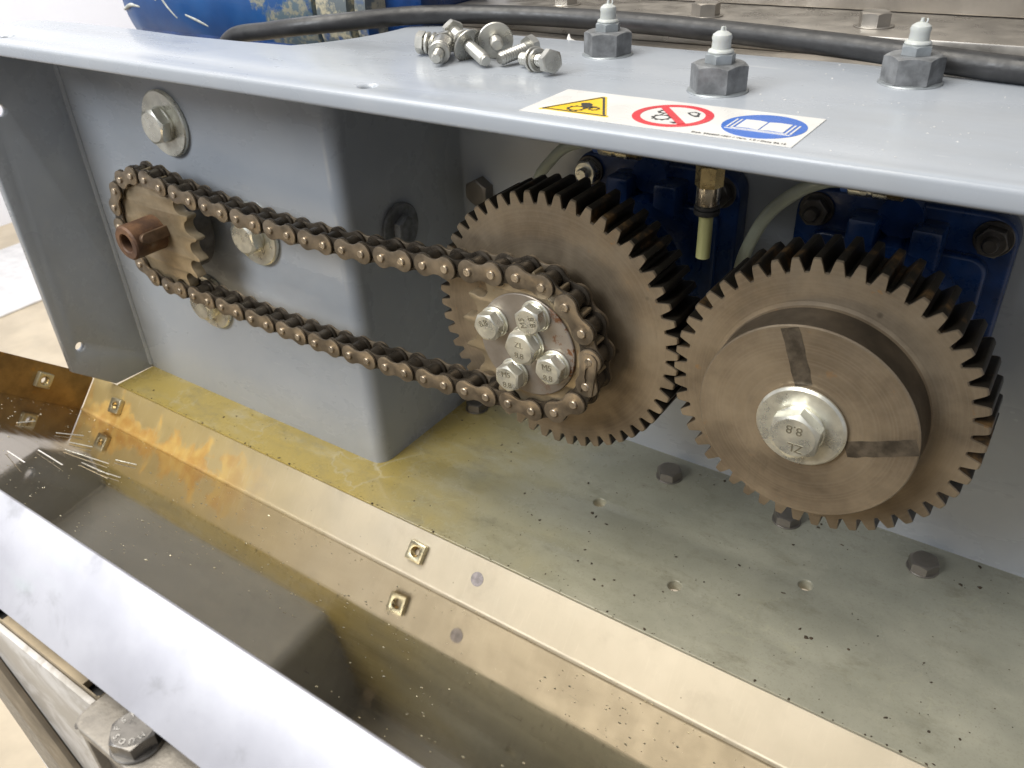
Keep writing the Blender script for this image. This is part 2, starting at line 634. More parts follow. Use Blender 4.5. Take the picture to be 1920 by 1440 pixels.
def mat_sprocket():
    n = N('sprocket_steel')
    c = n.mix(n.ramp(n.noise(4, 5, 0.65), 0.35, 0.68), (0.265, 0.21, 0.132), (0.385, 0.305, 0.20))
    c = n.mix(n.ramp(n.noise(7, 6, 0.7, vec=n.vm('ADD', n.pos, (2, 5, 1))), 0.62, 0.7, 0, 0.7), c, (0.26, 0.12, 0.04))
    n.set(col=c, rough=0.42, metal=0.55)
    n.bump(n.noise(30, 4), 0.08, 0.008)
    return n.m


def mat_disc():
    n = N('clamp_disc_steel')
    c = n.mix(n.ramp(n.noise(3, 5, 0.65), 0.35, 0.68), (0.27, 0.235, 0.20), (0.36, 0.32, 0.28))
    x, y, z = n.sep(n.pos)
    m = n.ma('MULTIPLY', n.ramp(n.noise(9, 5, 0.7), 0.53, 0.60), n.ramp(x, 0.05, 0.3))
    c = n.mix(m, c, (0.20, 0.085, 0.035))
    n.set(col=c, rough=0.38, metal=0.6)
    return n.m


PAINT = mat_paint()
FLOOR = mat_floor()
GEAR = mat_gear()
FLANK = mat_flank()
ZINC = mat_zinc()
ZINC_Y = mat_zinc('yellowed_zinc', (0.60, 0.555, 0.40))
GALV = simple('galvanised_steel', (0.17, 0.175, 0.18), 0.55, 0.35, 0.4, 7, 0.2)
DARKSTEEL = simple('dark_steel', (0.10, 0.092, 0.085), 0.42, 0.7, 0.3, 8, 0.1)
CHAIN = simple('chain_steel', (0.225, 0.180, 0.128), 0.38, 0.62, 0.34, 6, 0.06)
CHAIN_IN = simple('chain_inner_steel', (0.085, 0.070, 0.053), 0.32, 0.65, 0.4, 5, 0.06)
PIN = simple('pin_end_steel', (0.50, 0.42, 0.32), 0.33, 0.8, 0.2, 9)
SPROCKET = mat_sprocket()
DISC = mat_disc()
SHAFT = mat_rust_shaft()
KEYM = simple('key_steel', (0.12, 0.075, 0.045), 0.5, 0.45, 0.3, 8, 0.1)
BLUE = simple('pump_blue_enamel', (0.005, 0.032, 0.125), 0.34, 0.0, 0.3, 4, 0.12, coat=0.25)
MOTOR = mat_motor()
RUBBER = simple('cable_rubber', (0.022, 0.022, 0.023), 0.46, 0.0, 0.3, 6, 0.12)
BLACKP = simple('black_plastic', (0.015, 0.015, 0.015), 0.4, 0.0, 0.2, 6)
STAIN = simple('brushed_stainless', (0.40, 0.375, 0.34), 0.36, 0.85, 0.14, 2.5, 0.05)
STAIN_D = simple('weathered_stainless', (0.235, 0.215, 0.19), 0.45, 0.7, 0.2, 2.0, 0.08)
NICKEL = simple('nickel_brass', (0.60, 0.55, 0.46), 0.24, 0.95, 0.15, 8)
BRASS = simple('yellow_brass', (0.62, 0.47, 0.22), 0.28, 0.9, 0.15, 8)
REAR_FL = mat_rear_flange()
WEB = mat_web()
LIP = mat_front_flange()
STK_W = simple('sticker_white', (0.62, 0.61, 0.585), 0.32, 0, 0.03, 2, coat=0.2)
STK_Y = simple('sticker_yellow', (0.78, 0.50, 0.01), 0.32, 0, 0.04, 3, coat=0.2)
STK_K = simple('sticker_black', (0.02, 0.02, 0.022), 0.35, 0, 0.1, 3, coat=0.2)
STK_R = simple('sticker_red', (0.56, 0.022, 0.035), 0.32, 0, 0.05, 3, coat=0.2)
STK_B = simple('sticker_blue', (0.02, 0.11, 0.44), 0.32, 0, 0.05, 3, coat=0.2)
WALLM = simple('white_wall_paint', (0.84, 0.84, 0.88), 0.7, 0, 0.02, 0.3)
GROUND = simple('beige_screed', (0.56, 0.47, 0.34), 0.55, 0, 0.12, 0.5, 0.1)
WHITEB = simple('white_coated_board', (0.72, 0.70, 0.68), 0.4, 0, 0.1, 2.2)
SHINY = simple('bright_sliver', (0.86, 0.83, 0.76), 0.3, 0.6, 0.1, 5)
DIRT = simple('dry_dirt', (0.055, 0.038, 0.022), 0.8, 0, 0.5, 30)
GLITTER = simple('swarf_chip', (0.9, 0.83, 0.62), 0.25, 0.8, 0.1, 9)
GREY_FIT = simple('grey_zinc_fitting', (0.30, 0.325, 0.34), 0.4, 0.5, 0.15, 9, 0.08)


def mat_milky(name, col, sss):
    n = N(name)
    c = n.mix(n.ramp(n.noise(6, 4), 0.3, 0.7), tuple(q * 0.9 for q in col), col)
    n.set(col=c, rough=0.32, sss=sss, trans=0.12)
    n.b.inputs['Subsurface Radius'].default_value = (0.003, 0.003, 0.002)
    return n.m


CAP = mat_milky('milky_plastic', (0.52, 0.54, 0.52), 0.3)
HOSE = mat_milky('yellowed_hose', (0.58, 0.60, 0.46), 0.15)
OILTUBE = mat_milky('oily_clear_tube', (0.40, 0.39, 0.17), 0.2)

# ------------------------------------------------------------------ setting
ZF, ZT = -2.24, 1.72
YB, YF, XL, XB = 1.80, 0.15, -5.90, -2.12

tag(part('floor', box(-90, 60, -60, 60, -12.4, -12, 0), GROUND), None, None, kind='structure')
tag(part('wall', box(-42.3, -41.6, -40, 59, -12, 40, 0), WALLM), None, None, kind='structure')
tag(part('floor_strip', box(-38.25, -31.3, -40, 59, -11.99, -11.9, 0.03), WHITEB), None, None, kind='structure')

# ------------------------------------------------------------------ machine housing
housing = thing('machine_housing', 'glossy grey painted steel housing with open front around gears and chain', 'machine housing', T(-1, 0.3, ZF))

outl = [(-6.0, -0.80), (5.6, -0.80), (5.6, 1.08), (-1.0, 1.10), (-1.5, 1.2), (-1.9, 1.22)]
for k in range(9):      # step round the motor recess
    a = k / 8
    outl.append((-2.02 - 0.34 * a ** 2.2, 1.10 - 0.98 * a ** 0.8 + 0.02))
outl += [(-2.9, 0.10), (-3.6, 0.08), (-4.3, 0.12), (-5.2, 0.13), (-5.66, 0.10)]
for k in range(5):
    a = k / 4 * pi / 2
    outl.append((-5.72 - 0.24 * sin(a), -0.16 + 0.24 * cos(a)))
tp = plate2d([outl, ring2(-0.88, -0.62, 0.045, 24, False), ring2(-5.14, -0.58, 0.05, 24, False)], 0.115, 0.03, 4)
part('top_plate', tp, PAINT, housing, T(0, 0, ZT - 0.115), angle=50)
# side panel (local x = world y, local y = world z)
SP = Matrix(((0, 0, 1, -5.99), (1, 0, 0, 0), (0, 1, 0, 0), (0, 0, 0, 1)))
sd = plate2d([[(-0.765, -1.85), (-0.34, -2.235), (0.4, -2.26), (0.4, ZT - 0.115), (-0.765, ZT - 0.115)],
              ring2(-0.59, -1.6, 0.05, 24, False), ring2(-0.52, 0.99, 0.055, 24, False)], 0.09, 0.02, 2)
part('side_panel', sd, PAINT, housing, SP, angle=50)
# folded inner wall: recess front, rounded corner, recess side, back wall
plan = [(XL, YF)]
for k in range(9):
    a = -pi / 2 + k / 8 * pi / 2
    plan.append((XB - 0.14 + 0.14 * cos(a), YF + 0.14 + 0.14 * sin(a)))
for k in range(6):
    a = pi - k / 5 * pi / 2
    plan.append((XB + 0.05 + 0.05 * cos(a), YB - 0.05 + 0.05 * sin(a)))
plan.append((5.6, YB))


def sheet(plan, z0, z1, t, nz=2):
    """vertical sheet following a plan polyline; thickness goes to the left of travel"""
    off = []
    for i, q in enumerate(plan):
        a = Vector(plan[max(i - 1, 0)])
        b = Vector(plan[min(i + 1, len(plan) - 1)])
        d = (b - a).normalized()
        off.append((q[0] - d.y * t, q[1] + d.x * t))
    lp = list(plan) + off[::-1]
    n = len(lp)
    v = [(q[0], q[1], z0) for q in lp] + [(q[0], q[1], z1) for q in lp]
    f = [(i, (i + 1) % n, n + (i + 1) % n, n + i) for i in range(n)]
    m = len(plan)
    for i in range(m - 1):
        f.append((i, i + 1, n - 2 - i, n - 1 - i))
        f.append((n + i, n + i + 1, 2 * n - 2 - i, 2 * n - 1 - i))
    return v, f


part('inner_wall', sheet(plan, ZF - 0.05, ZT - 0.117, 0.07), PAINT, housing, angle=45)
HOLES = [(-0.01, 0.81), (1.02, 0.23), (1.91, 0.80)]
fl = plate2d([[(-5.9, -0.335), (5.6, -0.335), (5.6, YB + 0.05), (-5.9, YB + 0.05)]] + [ring2(x, y, 0.056, 28, False) for x, y in HOLES], 0.11, 0.012, 2)
part('tray_floor', fl, FLOOR, housing, T(0, 0, ZF - 0.11), angle=50)
# weld seams in the left corner and under the recess
part('weld_seam', tube([(XL, YF, -2.2), (XL, YF, 1.58)], 0.035, 10, sub=1), PAINT, housing)


# bolts with washers screwed to the housing
ENGR = simple('engraved_mark', (0.20, 0.18, 0.13), 0.5, 0.5, 0.2, 8)


def mark(parent, s, M, size, mat=ENGR, name='stamped_mark'):
    part(name, text_geo(s, size, 0.006), mat, parent, M, smooth=False)


M_NEGY = AX((0, -1, 0))


def wall_bolt(x, z, R, h, wr, wt, roll, marks=None, y=YF, d=(0, -1, 0), mat=ZINC, lab=None):
    M = AX(d, roll, (x, y, z))
    b = part('bolt_head', xf(hexhead(R, h), T(0, 0, wt + 0.03)), mat, housing, M, label=lab)
    part('washer', disc(wr, wt, 0.012, 56), mat, b, M)
    part('spring_washer', disc(R * 0.95, 0.03, 0.006, 32), mat, b, M @ T(0, 0, wt))
    return b


wall_bolt(-4.255, 0.905, 0.17, 0.095, 0.305, 0.05, 0.25)
wall_bolt(-3.305, 0.01, 0.17, 0.095, 0.305, 0.05, 0.6)
wall_bolt(-4.28, -0.93, 0.17, 0.095, 0.305, 0.05, 0.1)
wall_bolt(-5.18, 0.0, 0.17, 0.095, 0.305, 0.05, 0.9)
# dull bolt on the shaded flank of the recess
Mb = AX((1, 0, 0), 0.4, (XB, 0.80, 0.06))
bb = part('bolt_head', xf(hexhead(0.13, 0.08), T(0, 0, 0.045)), GALV, housing, Mb)
part('washer', disc(0.235, 0.04, 0.01, 48), GALV, bb, Mb)
# bolt low on the back wall beside the larger gear
Mb = AX((0, -1, 0), 0.5, (-1.90, YB, 0.14))
bb = part('bolt_head', hexhead(0.135, 0.13), STAIN_D, housing, Mb)
# bolts in the tray floor
for i, (x, y) in enumerate([(-1.92, 1.47), (0.37, 1.49), (1.52, 1.47), (2.65, 1.49)]):
    Mb = AX((0, 0, 1), 0.3 + i * 0.9, (x, y, ZF))
    bb = part('bolt_head', xf(hexhead(0.12, 0.085), T(0, 0, 0.012)), STAIN_D, housing, Mb)
    part('washer', disc(0.125, 0.014, 0.003, 32), STAIN_D, bb, Mb)

# ------------------------------------------------------------------ gears
def gear_geo(Nt, Ro, thick, phase, face_r):
    m = 2 * Ro / (Nt + 2)
    rp, rr, rt = Ro - m, Ro - 2.25 * m, Ro
    pit = 2 * pi / Nt
    half = pit / 4
    # half tooth as (fraction of half-angle offset, radius)
    tooth = [(-0.5 * pit, rr), (-0.395 * pit, rr), (-0.362 * pit, rr + 0.22 * m), (-0.318 * pit, rp - 0.6 * m), (-0.268 * pit, rp),
             (-0.222 * pit, rp + 0.5 * m), (-0.185 * pit, rt - 0.17 * m), (-0.165 * pit, rt - 0.05 * m), (-0.13 * pit, rt)]
    one = tooth + [(-a, r) for a, r in tooth[:0:-1]]
    pts = []
    for k in range(Nt):
        a0 = phase + k * pit
        pts += [(a0 + a, r) for a, r in one]
    n = len(pts)
    v, f, mi = [], [], []
    c = 0.012

    def row(fn, y):
        i0 = len(v)
        for a, r in pts:
            R = fn(r)
            v.append((R * cos(a), R * sin(a), y))
        return i0
    rows = [row(lambda r: face_r, 0), row(lambda r: rr - 0.02, 0), row(lambda r: r - c * 0.7, 0), row(lambda r: r, c), row(lambda r: r, thick - c),
            row(lambda r: r - c, thick), row(lambda r: face_r, thick)]
    for q in range(len(rows) - 1):
        A, B = rows[q], rows[q + 1]
        for i in range(n):
            j = (i + 1) % n
            f.append((A + i, A + j, B + j, B + i))
            mi.append(1 if q in (3,) else 0)
    f.append(tuple(rows[0] + i for i in range(n)))
    mi.append(0)
    f.append(tuple(rows[-1] + i for i in range(n))[::-1])
    mi.append(0)
    return v, f, mi


TH = 0.40
M_GEAR = Matrix(((1, 0, 0, 0), (0, 0, 1, 0), (0, 1, 0, 0), (0, 0, 0, 1)))   # local x,y -> world x,z ; local z -> world y


def gear_matrix(x, y=0.0):
    # local (x, y, z) -> world (x, y + z... mirrored safely): rotate +90deg about X, so local y -> world z and local z -> world -y
    return T(x, y, 0) @ Matrix.Rotation(pi / 2, 4, 'X')


GX = 1.8975
# local z points to the viewer, so the body spans z -TH..0
def gear_local(Nt, Ro, ph, fr):
    v, f, mi = gear_geo(Nt, Ro, TH, ph, fr)
    return [(a[0], a[1], -a[2]) for a in v], f, mi


g1 = thing('spur_gear', 'larger brown steel spur gear behind the chain sprocket', 'gear', T(0, 0, 0), 'meshing spur gears')
part('toothed_wheel', gear_local(52, 1.0, radians(2.6), 0.3), [GEAR, FLANK], g1, gear_matrix(0), angle=38)
part('hub', lathe([(0, -TH - 0.01), (0.42, -TH - 0.01), (0.42, -TH - 0.25), (0.25, -TH - 0.26), (0.25, -1.5), (0, -1.5)], 40), DARKSTEEL, g1, gear_matrix(0))
part('spacer_ring', lathe([(0, -0.01), (0.34, -0.01), (0.34, 0.182), (0, 0.182)], 48), DARKSTEEL, g1, gear_matrix(0))

g2 = thing('spur_gear', 'brown steel spur gear with round raised boss and central washer', 'gear', T(GX, 0, 0), 'meshing spur gears')
part('toothed_wheel', gear_local(48, 0.932, radians(0.75), 0.3), [GEAR, FLANK], g2, gear_matrix(GX), angle=38)
part('hub', lathe([(0, -TH - 0.01), (0.42, -TH - 0.01), (0.42, -TH - 0.25), (0.25, -TH - 0.26), (0.25, -1.5), (0, -1.5)], 40), DARKSTEEL, g2, gear_matrix(GX))
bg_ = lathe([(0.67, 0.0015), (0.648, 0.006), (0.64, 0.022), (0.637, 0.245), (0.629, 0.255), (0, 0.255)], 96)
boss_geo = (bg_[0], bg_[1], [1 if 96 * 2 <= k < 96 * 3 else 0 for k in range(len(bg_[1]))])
BOSS_SIDE = simple('dark_boss_side', (0.075, 0.058, 0.040), 0.4, 0.45, 0.35, 3, 0.08)  # boss side coloured much darker than its face
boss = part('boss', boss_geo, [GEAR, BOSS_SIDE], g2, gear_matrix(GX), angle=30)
# two worn keyway streaks across the boss face (dark oxidised bands, slightly proud)
STREAK = simple('dark_oxide_band', (0.115, 0.094, 0.070), 0.42, 0.55, 0.4, 12)
for k0, (ax, az, bx, bz) in enumerate(((-0.025, 0.262, -0.154, 0.602), (0.262, -0.079, 0.622, 0.074))):
    rnd = random.Random(11 + k0)
    L = hypot(bx - ax, bz - az)
    P = [(L * k / 8, 0.052 + rnd.uniform(-0.004, 0.004)) for k in range(9)]
    P += [(q[0], -0.052 + rnd.uniform(-0.004, 0.004)) for q in P[::-1]]
    part('oxide_band', plate2d([P[::-1]], 0.0016), STREAK, boss, gear_matrix(GX) @ T(ax, az, 0.2552) @ Matrix.Rotation(atan2(bz - az, bx - ax), 4, 'Z'))
w = part('washer', disc(0.262, 0.04, 0.014, 64), ZINC, g2, gear_matrix(GX) @ T(0, 0, 0.256))
part('spring_washer', disc(0.15, 0.028, 0.007, 40), ZINC, g2, gear_matrix(GX) @ T(0, 0, 0.296))
bh = part('bolt_head', hexhead(0.158, 0.085), ZINC, g2, gear_matrix(GX) @ T(0, 0, 0.324) @ Matrix.Rotation(radians(25), 4, 'Z'))
Mh = gear_matrix(GX) @ T(0, 0, 0.409)
mark(bh, '8.8', Mh @ T(0.0, 0.055, 0) @ Matrix.Rotation(pi, 4, 'Z'), 0.08)
mark(bh, 'ZL', Mh @ T(0.02, -0.062, 0) @ Matrix.Rotation(pi, 4, 'Z'), 0.08)

# ------------------------------------------------------------------ sprockets, shaft, chain
PITCH = 0.203
CYC = -0.23


def sprocket_geo(Nt, phase, hole, t):
    R = PITCH / 2 / sin(pi / Nt)
    rv = 0.070
    pts = []
    for k in range(Nt):
        a0 = phase + 2 * pi * k / Nt
        c, s = cos(a0), sin(a0)
        loc = []
        for j in range(-4, 5):
            b = pi + j * radians(17)
            loc.append((R + rv * cos(b), -rv * sin(b)))
        loc = sorted(loc, key=lambda q: q[1])
        tip_a = pi / Nt
        tr = R + 0.046
        for q in loc:
            pts.append((q[0] * c - q[1] * s, q[0] * s + q[1] * c))
        for ta, rr in ((0.74, R + 0.012), (0.92, tr - 0.004), (1.0, tr), (1.08, tr - 0.004), (1.26, R + 0.012)):
            pts.append((rr * cos(a0 + tip_a * ta), rr * sin(a0 + tip_a * ta)))
    return plate2d([pts, ring2(0, 0, hole, 40, False)], t, 0.006, 1)


s1 = thing('sprocket', 'steel chain sprocket bolted in front of the larger gear', 'sprocket', T(0, -0.2, 0), 'chain sprockets')
part('toothed_disc', sprocket_geo(16, radians(4.8), 0.2, 0.105), SPROCKET, s1, gear_matrix(0, CYC + 0.053), angle=30)
part('clamp_disc', disc(0.388, 0.022, 0.005, 80), DISC, s1, gear_matrix(0, CYC - 0.0525))
for i, (x, z, R, s, t2) in enumerate([(-0.256, 0.123, 0.108, '8.8', None), (0.091, 0.259, 0.108, 'M5', '8.8'), (0.243, -0.08, 0.108, 'M5', '8.8'), (-0.10, -0.246, 0.108, 'M5', '8.8'), (0.017, 0.028, 0.128, 'ZL', '8.8')]):
    roll = (0.2, 0.75, 0.35, 0.5, 0.15)[i]
    M = gear_matrix(x, CYC - 0.0752) @ T(0, z, 0)
    b = part('bolt_head', xf(hexhead(R, 0.075), T(0, 0, 0.04)), ZINC, s1, M @ Matrix.Rotation(roll, 4, 'Z'))
    part('washer', disc(R * 1.06, 0.018, 0.005, 40), ZINC, b, M)
    part('spring_washer', disc(R * 0.94, 0.022, 0.005, 40), ZINC, b, M @ T(0, 0, 0.018))
    Mt = M @ T(0, 0, 0.1152) @ Matrix.Rotation((0.5, 1.9, 0.1, 0.1, 0.0)[i], 4, 'Z')
    mark(b, s, Mt @ T(0, 0.036, 0), 0.062)
    if t2:
        mark(b, t2, Mt @ T(0.0, -0.046, 0), 0.062)

SX = -4.215
s2 = thing('sprocket', 'rust tinged chain sprocket on the keyed hollow shaft', 'sprocket', T(SX, -0.2, 0), 'chain sprockets')
part('toothed_disc', sprocket_geo(17, radians(77.1), 0.16, 0.105), SPROCKET, s2, gear_matrix(SX, CYC + 0.053), angle=30)
part('hub', lathe([(0.16, -0.30), (0.44, -0.30), (0.45, -0.29), (0.45, -0.092), (0.16, -0.092)], 64), DARKSTEEL, s2, gear_matrix(SX, CYC - 0.045))

ds = thing('drive_shaft', 'rusty hollow shaft end with key sticking out of left sprocket', 'shaft', T(SX, -0.4, 0))
part('hollow_shaft', lathe([(0, 0.25), (0.085, 0.25), (0.085, 0.60), (0.095, 0.612), (0.150, 0.612), (0.166, 0.596), (0.166, -0.14), (0, -0.14)], 56), SHAFT, ds, gear_matrix(SX, 0))
kg = plate2d([[(0.0, -0.052)] + [(0.24 + 0.052 * cos(a), 0.052 * sin(a)) for a in [(-pi / 2) + pi * k / 10 for k in range(11)]] + [(0.0, 0.052)]], 0.09, 0.01, 2)
ka = radians(14)
part('key', kg, KEYM, ds, gear_matrix(SX, -0.272) @ Matrix.Rotation(ka, 4, 'Z') @ Matrix(((0, 0, 1, 0.12), (0, -1, 0, 0), (1, 0, 0, 0), (0, 0, 0, 1))))

PINS = [(-3.8932, 0.4942), (-3.6905, 0.4646), (-3.4881, 0.4417), (-3.2854, 0.4233), (-3.0826, 0.4063), (-2.8797, 0.3928), (-2.6766, 0.3809), (-2.4735, 0.3726), (-2.2703, 0.3689), (-2.0671, 0.3678), (-1.864, 0.3696), (-1.661, 0.3736), (-1.4581, 0.382), (-1.2556, 0.3957), (-1.0533, 0.4111), (-0.851, 0.4261), (-0.6489, 0.444), (-0.4474, 0.4668), (-0.2462, 0.4919), (-0.045, 0.517), (0.1565, 0.4947), (0.3342, 0.397), (0.4608, 0.2386), (0.517, 0.0439), (0.4944, -0.1576), (0.3963, -0.335), (0.2376, -0.4613), (0.0427, -0.5172), (-0.16, -0.5197), (-0.3623, -0.5342), (-0.5646, -0.5488), (-0.7671, -0.5614), (-0.9698, -0.5707), (-1.1726, -0.5788), (-1.3755, -0.5865), (-1.5785, -0.5925), (-1.7816, -0.5969), (-1.9848, -0.5996), (-2.1881, -0.5996), (-2.3914, -0.5978), (-2.5948, -0.5939), (-2.7983, -0.5904), (-3.0019, -0.5848), (-3.2054, -0.5767), (-3.409, -0.5694), (-3.6127, -0.5624), (-3.8164, -0.5565), (-4.0202, -0.5528), (-4.224, -0.5556), (-4.4236, -0.5145), (-4.5946, -0.4037), (-4.7136, -0.2383), (-4.7643, -0.041), (-4.7398, 0.1613), (-4.6434, 0.3408), (-4.4883, 0.4729), (-4.2958, 0.5396), (-4.0922, 0.532)]


def eight(r, waist):
    """figure-eight link outline, pin spacing PITCH, centred: two lobes joined by concave arcs"""
    h = PITCH / 2
    rho = (h * h + waist * waist - r * r) / (2 * (r - waist))
    c = waist + rho
    a_end = atan2(c, -h)
    pts = []
    for k in range(13):
        a = -a_end + 2 * a_end * k / 12
        pts.append((h + r * cos(a), r * sin(a)))
    b0 = atan2(-c, h)
    for k in range(1, 5):
        a = b0 + (-pi - 2 * (b0 + pi / 2) + pi) * k / 5
        pts.append((rho * cos(a), c + rho * sin(a)))
    for k in range(13):
        a = pi - a_end + 2 * a_end * k / 12
        pts.append((-h + r * cos(a), r * sin(a)))
    for k in range(1, 5):
        a = pi + b0 + (-2 * (b0 + pi / 2)) * k / 5
        pts.append((rho * cos(a), -c + rho * sin(a)))
    return pts


chain = thing('roller_chain', 'brown oiled steel roller chain looped over both sprockets', 'chain', T(-2.1, CYC, 0))
me_out = make_mesh('outer_plate', plate2d([eight(0.086, 0.058)], 0.020, 0.005, 1), CHAIN)
me_inn = make_mesh('inner_plate', plate2d([eight(0.090, 0.064)], 0.020, 0.005, 1), CHAIN_IN)
me_rol = make_mesh('roller', lathe([(0, -0.056), (0.060, -0.056), (0.064, -0.051), (0.064, 0.051), (0.060, 0.056), (0, 0.056)], 24), CHAIN_IN)
me_pin = make_mesh('pin', lathe([(0, -0.116), (0.028, -0.116), (0.030, -0.11), (0.030, 0.116), (0.026, 0.121), (0, 0.121)], 18), PIN)
NP = len(PINS)
for i in range(NP):
    x, z = PINS[i]
    x2, z2 = PINS[(i + 1) % NP]
    Mp = gear_matrix(x, CYC) @ T(0, z, 0)
    part('pin', me_pin, None, chain, Mp)
    part('roller', me_rol, None, chain, Mp)
    ang = atan2(z2 - z, x2 - x)
    Mm = gear_matrix((x + x2) / 2, CYC) @ T(0, (z + z2) / 2, 0) @ Matrix.Rotation(ang, 4, 'Z')
    outer = i % 2 == 1
    clip = i == 23
    me, off = (me_out, 0.093) if outer else (me_inn, 0.069)
    for s in (-1, 1):
        part('outer_plate' if outer else 'inner_plate', me, None, chain, Mm @ T(0, 0, s * off - 0.010))
    if clip:
        # spring clip of the closing link: a straight-sided tongue with a split
        h = PITCH / 2
        C = []
        for k in range(13):
            a = -pi / 2 + pi * k / 12
            C.append((h + 0.062 * cos(a), 0.062 * sin(a)))
        C += [(0.03, 0.062), (-0.05, 0.058), (-h - 0.055, 0.055), (-h - 0.058, 0.030), (-h + 0.01, 0.022), (-h + 0.035, 0.004),
              (-0.045, 0.006), (-0.03, 0.016), (0.035, 0.014), (0.06, 0.0), (0.035, -0.006), (-0.03, -0.002), (-0.045, -0.006),
              (-h + 0.035, -0.004), (-h + 0.01, -0.022), (-h - 0.058, -0.030), (-h - 0.055, -0.055), (-0.05, -0.058), (0.03, -0.062)]
        part('spring_clip', plate2d([C[::-1]], 0.012, 0.002, 1), CHAIN, chain, Mm @ T(0, 0, 0.1035) @ Matrix.Rotation(pi, 4, 'Z'))

# ------------------------------------------------------------------ blue pumps behind the gears
def rrect(w, h, r, n=8):
    P = []
    for cx, cy, a0 in ((w - r, h - r, 0), (-w + r, h - r, pi / 2), (-w + r, -h + r, pi), (w - r, -h + r, 3 * pi / 2)):
        for k in range(n + 1):
            a = a0 + pi / 2 * k / n
            P.append((cx + r * cos(a), cy + r * sin(a)))
    return P


def pump(x, label, bright_nut):
    t = thing('bearing_housing', label, 'bearing housing', T(x, 1.75, 0), 'blue bearing housings behind gears')
    G = gear_matrix(x, YB)
    part('flange', plate2d([rrect(0.73, 0.76, 0.2)], 0.22, 0.03, 3), BLUE, t, G @ T(0, 0, 0.0))
    part('raised_pad', plate2d([rrect(0.60, 0.55, 0.12)], 0.10, 0.03, 3), BLUE, t, G @ T(0, -0.08, 0.2))
    part('bearing_boss', lathe([(0.30, 0.2), (0.52, 0.22), (0.49, 0.50), (0.45, 0.56), (0.27, 0.56)], 56), BLUE, t, G)
    for dx in (-0.21, 0.21):
        part('rib', box(dx - 0.10, dx + 0.10, 0.32, 0.66, 0.2, 0.46, 0.03), BLUE, t, G)
    part('plug', lathe([(0, 0.2), (0.11, 0.2), (0.11, 0.42), (0.09, 0.45), (0, 0.46)], 32), BLUE, t, G @ T(0.0, 0.42, 0))
    part('top_lug', lathe([(0, 0.0), (0.16, 0.0), (0.15, 0.30), (0, 0.30)], 32), BLUE, t, G @ T(0.0, 0.66, 0))
    for i, (dx, dz) in enumerate(((-0.58, 0.60), (0.58, 0.60), (-0.58, -0.60), (0.58, -0.60))):
        M = G @ T(dx, dz, 0.222)
        m = ZINC if (bright_nut and i == 0) else DARKSTEEL
        q = part('nut', xf(hexnut(0.105, 0.085, 0.05), T(0, 0, 0.02)), m, t, M @ Matrix.Rotation(0.2 + i * 0.7, 4, 'Z'))
        part('washer', disc(0.125, 0.02, 0.005, 32), DARKSTEEL, q, M)
        part('stud', lathe([(0, 0), (0.052, 0), (0.052, 0.15), (0.042, 0.165), (0, 0.165)], 20), m if i == 0 else DARKSTEEL, q, M)
    # nickel elbow fitting that feeds the hose
    fx = -0.20
    F = T(x, 1.28, 0.935) @ Matrix.Rotation(pi / 2, 4, 'Y')
    part('collar', lathe([(0, -0.36), (0.075, -0.36), (0.075, -0.31), (0.0, -0.31)], 28), STK_B, t, F)
    part('fitting', lathe([(0.03, -0.31), (0.082, -0.31), (0.086, -0.30), (0.086, -0.19), (0.078, -0.18), (0.078, -0.16), (0.088, -0.15), (0.088, -0.06), (0.06, -0.05), (0.06, 0.05), (0, 0.05)], 28), NICKEL, t, F)
    part('fitting_nut', xf(hexhead(0.085, 0.09), T(0, 0, 0)), BRASS, t, F @ T(0, 0, -0.055))
    return t


pump(0.0, 'dark blue cast bearing housing behind the larger gear', True)
pump(GX, 'dark blue cast bearing housing behind the gear with boss', False)

h1 = part('grease_hose', tube([(-0.36, 1.28, 0.935), (-0.48, 1.28, 0.925), (-0.66, 1.28, 0.85), (-0.80, 1.30, 0.72), (-0.93, 1.32, 0.56), (-1.02, 1.36, 0.30), (-1.05, 1.45, -0.05), (-1.0, 1.6, -0.5)], 0.045, 16), HOSE)
tag(h1, 'pale hose curving down left of the larger gear', 'hose', 'grease hoses')
h2 = part('grease_hose', tube([(1.54, 1.28, 0.935), (1.42, 1.28, 0.91), (1.26, 1.28, 0.82), (1.08, 1.28, 0.64), (0.97, 1.28, 0.42), (0.90, 1.28, 0.16), (0.88, 1.32, -0.2), (0.9, 1.45, -0.6)], 0.048, 16), HOSE)
tag(h2, 'pale hose curving down between the two blue housings', 'hose', 'grease hoses')

# drip tube over the gear mesh
dt = thing('drip_tube', 'short oily clear tube under brass fitting above the gear mesh', 'tube', T(1.03, 0.18, 1.6))
DT = T(1.03, 0.18, 0)
part('fitting_nut', xf(hexhead(0.085, 0.13), T(0, 0, 1.16)), BRASS, dt, DT @ Matrix.Rotation(0.25, 4, 'Z'))
part('stem', lathe([(0, 1.29), (0.05, 1.29), (0.05, 1.60), (0, 1.60)], 24), DARKSTEEL, dt, DT)
part('sleeve', lathe([(0, 1.04), (0.066, 1.04), (0.072, 1.05), (0.072, 1.158), (0, 1.158)], 32), NICKEL, dt, DT)
part('ferrule', lathe([(0.03, 0.985), (0.076, 0.985), (0.078, 0.99), (0.078, 1.015), (0.066, 1.02), (0.066, 1.028), (0.078, 1.03), (0.078, 1.04), (0, 1.041)], 32), BLACKP, dt, DT)
part('clear_tube', lathe([(0.028, 0.985), (0.043, 0.985), (0.044, 0.70), (0.030, 0.695), (0.028, 0.70), (0.028, 0.985)], 28), OILTUBE, dt, DT)

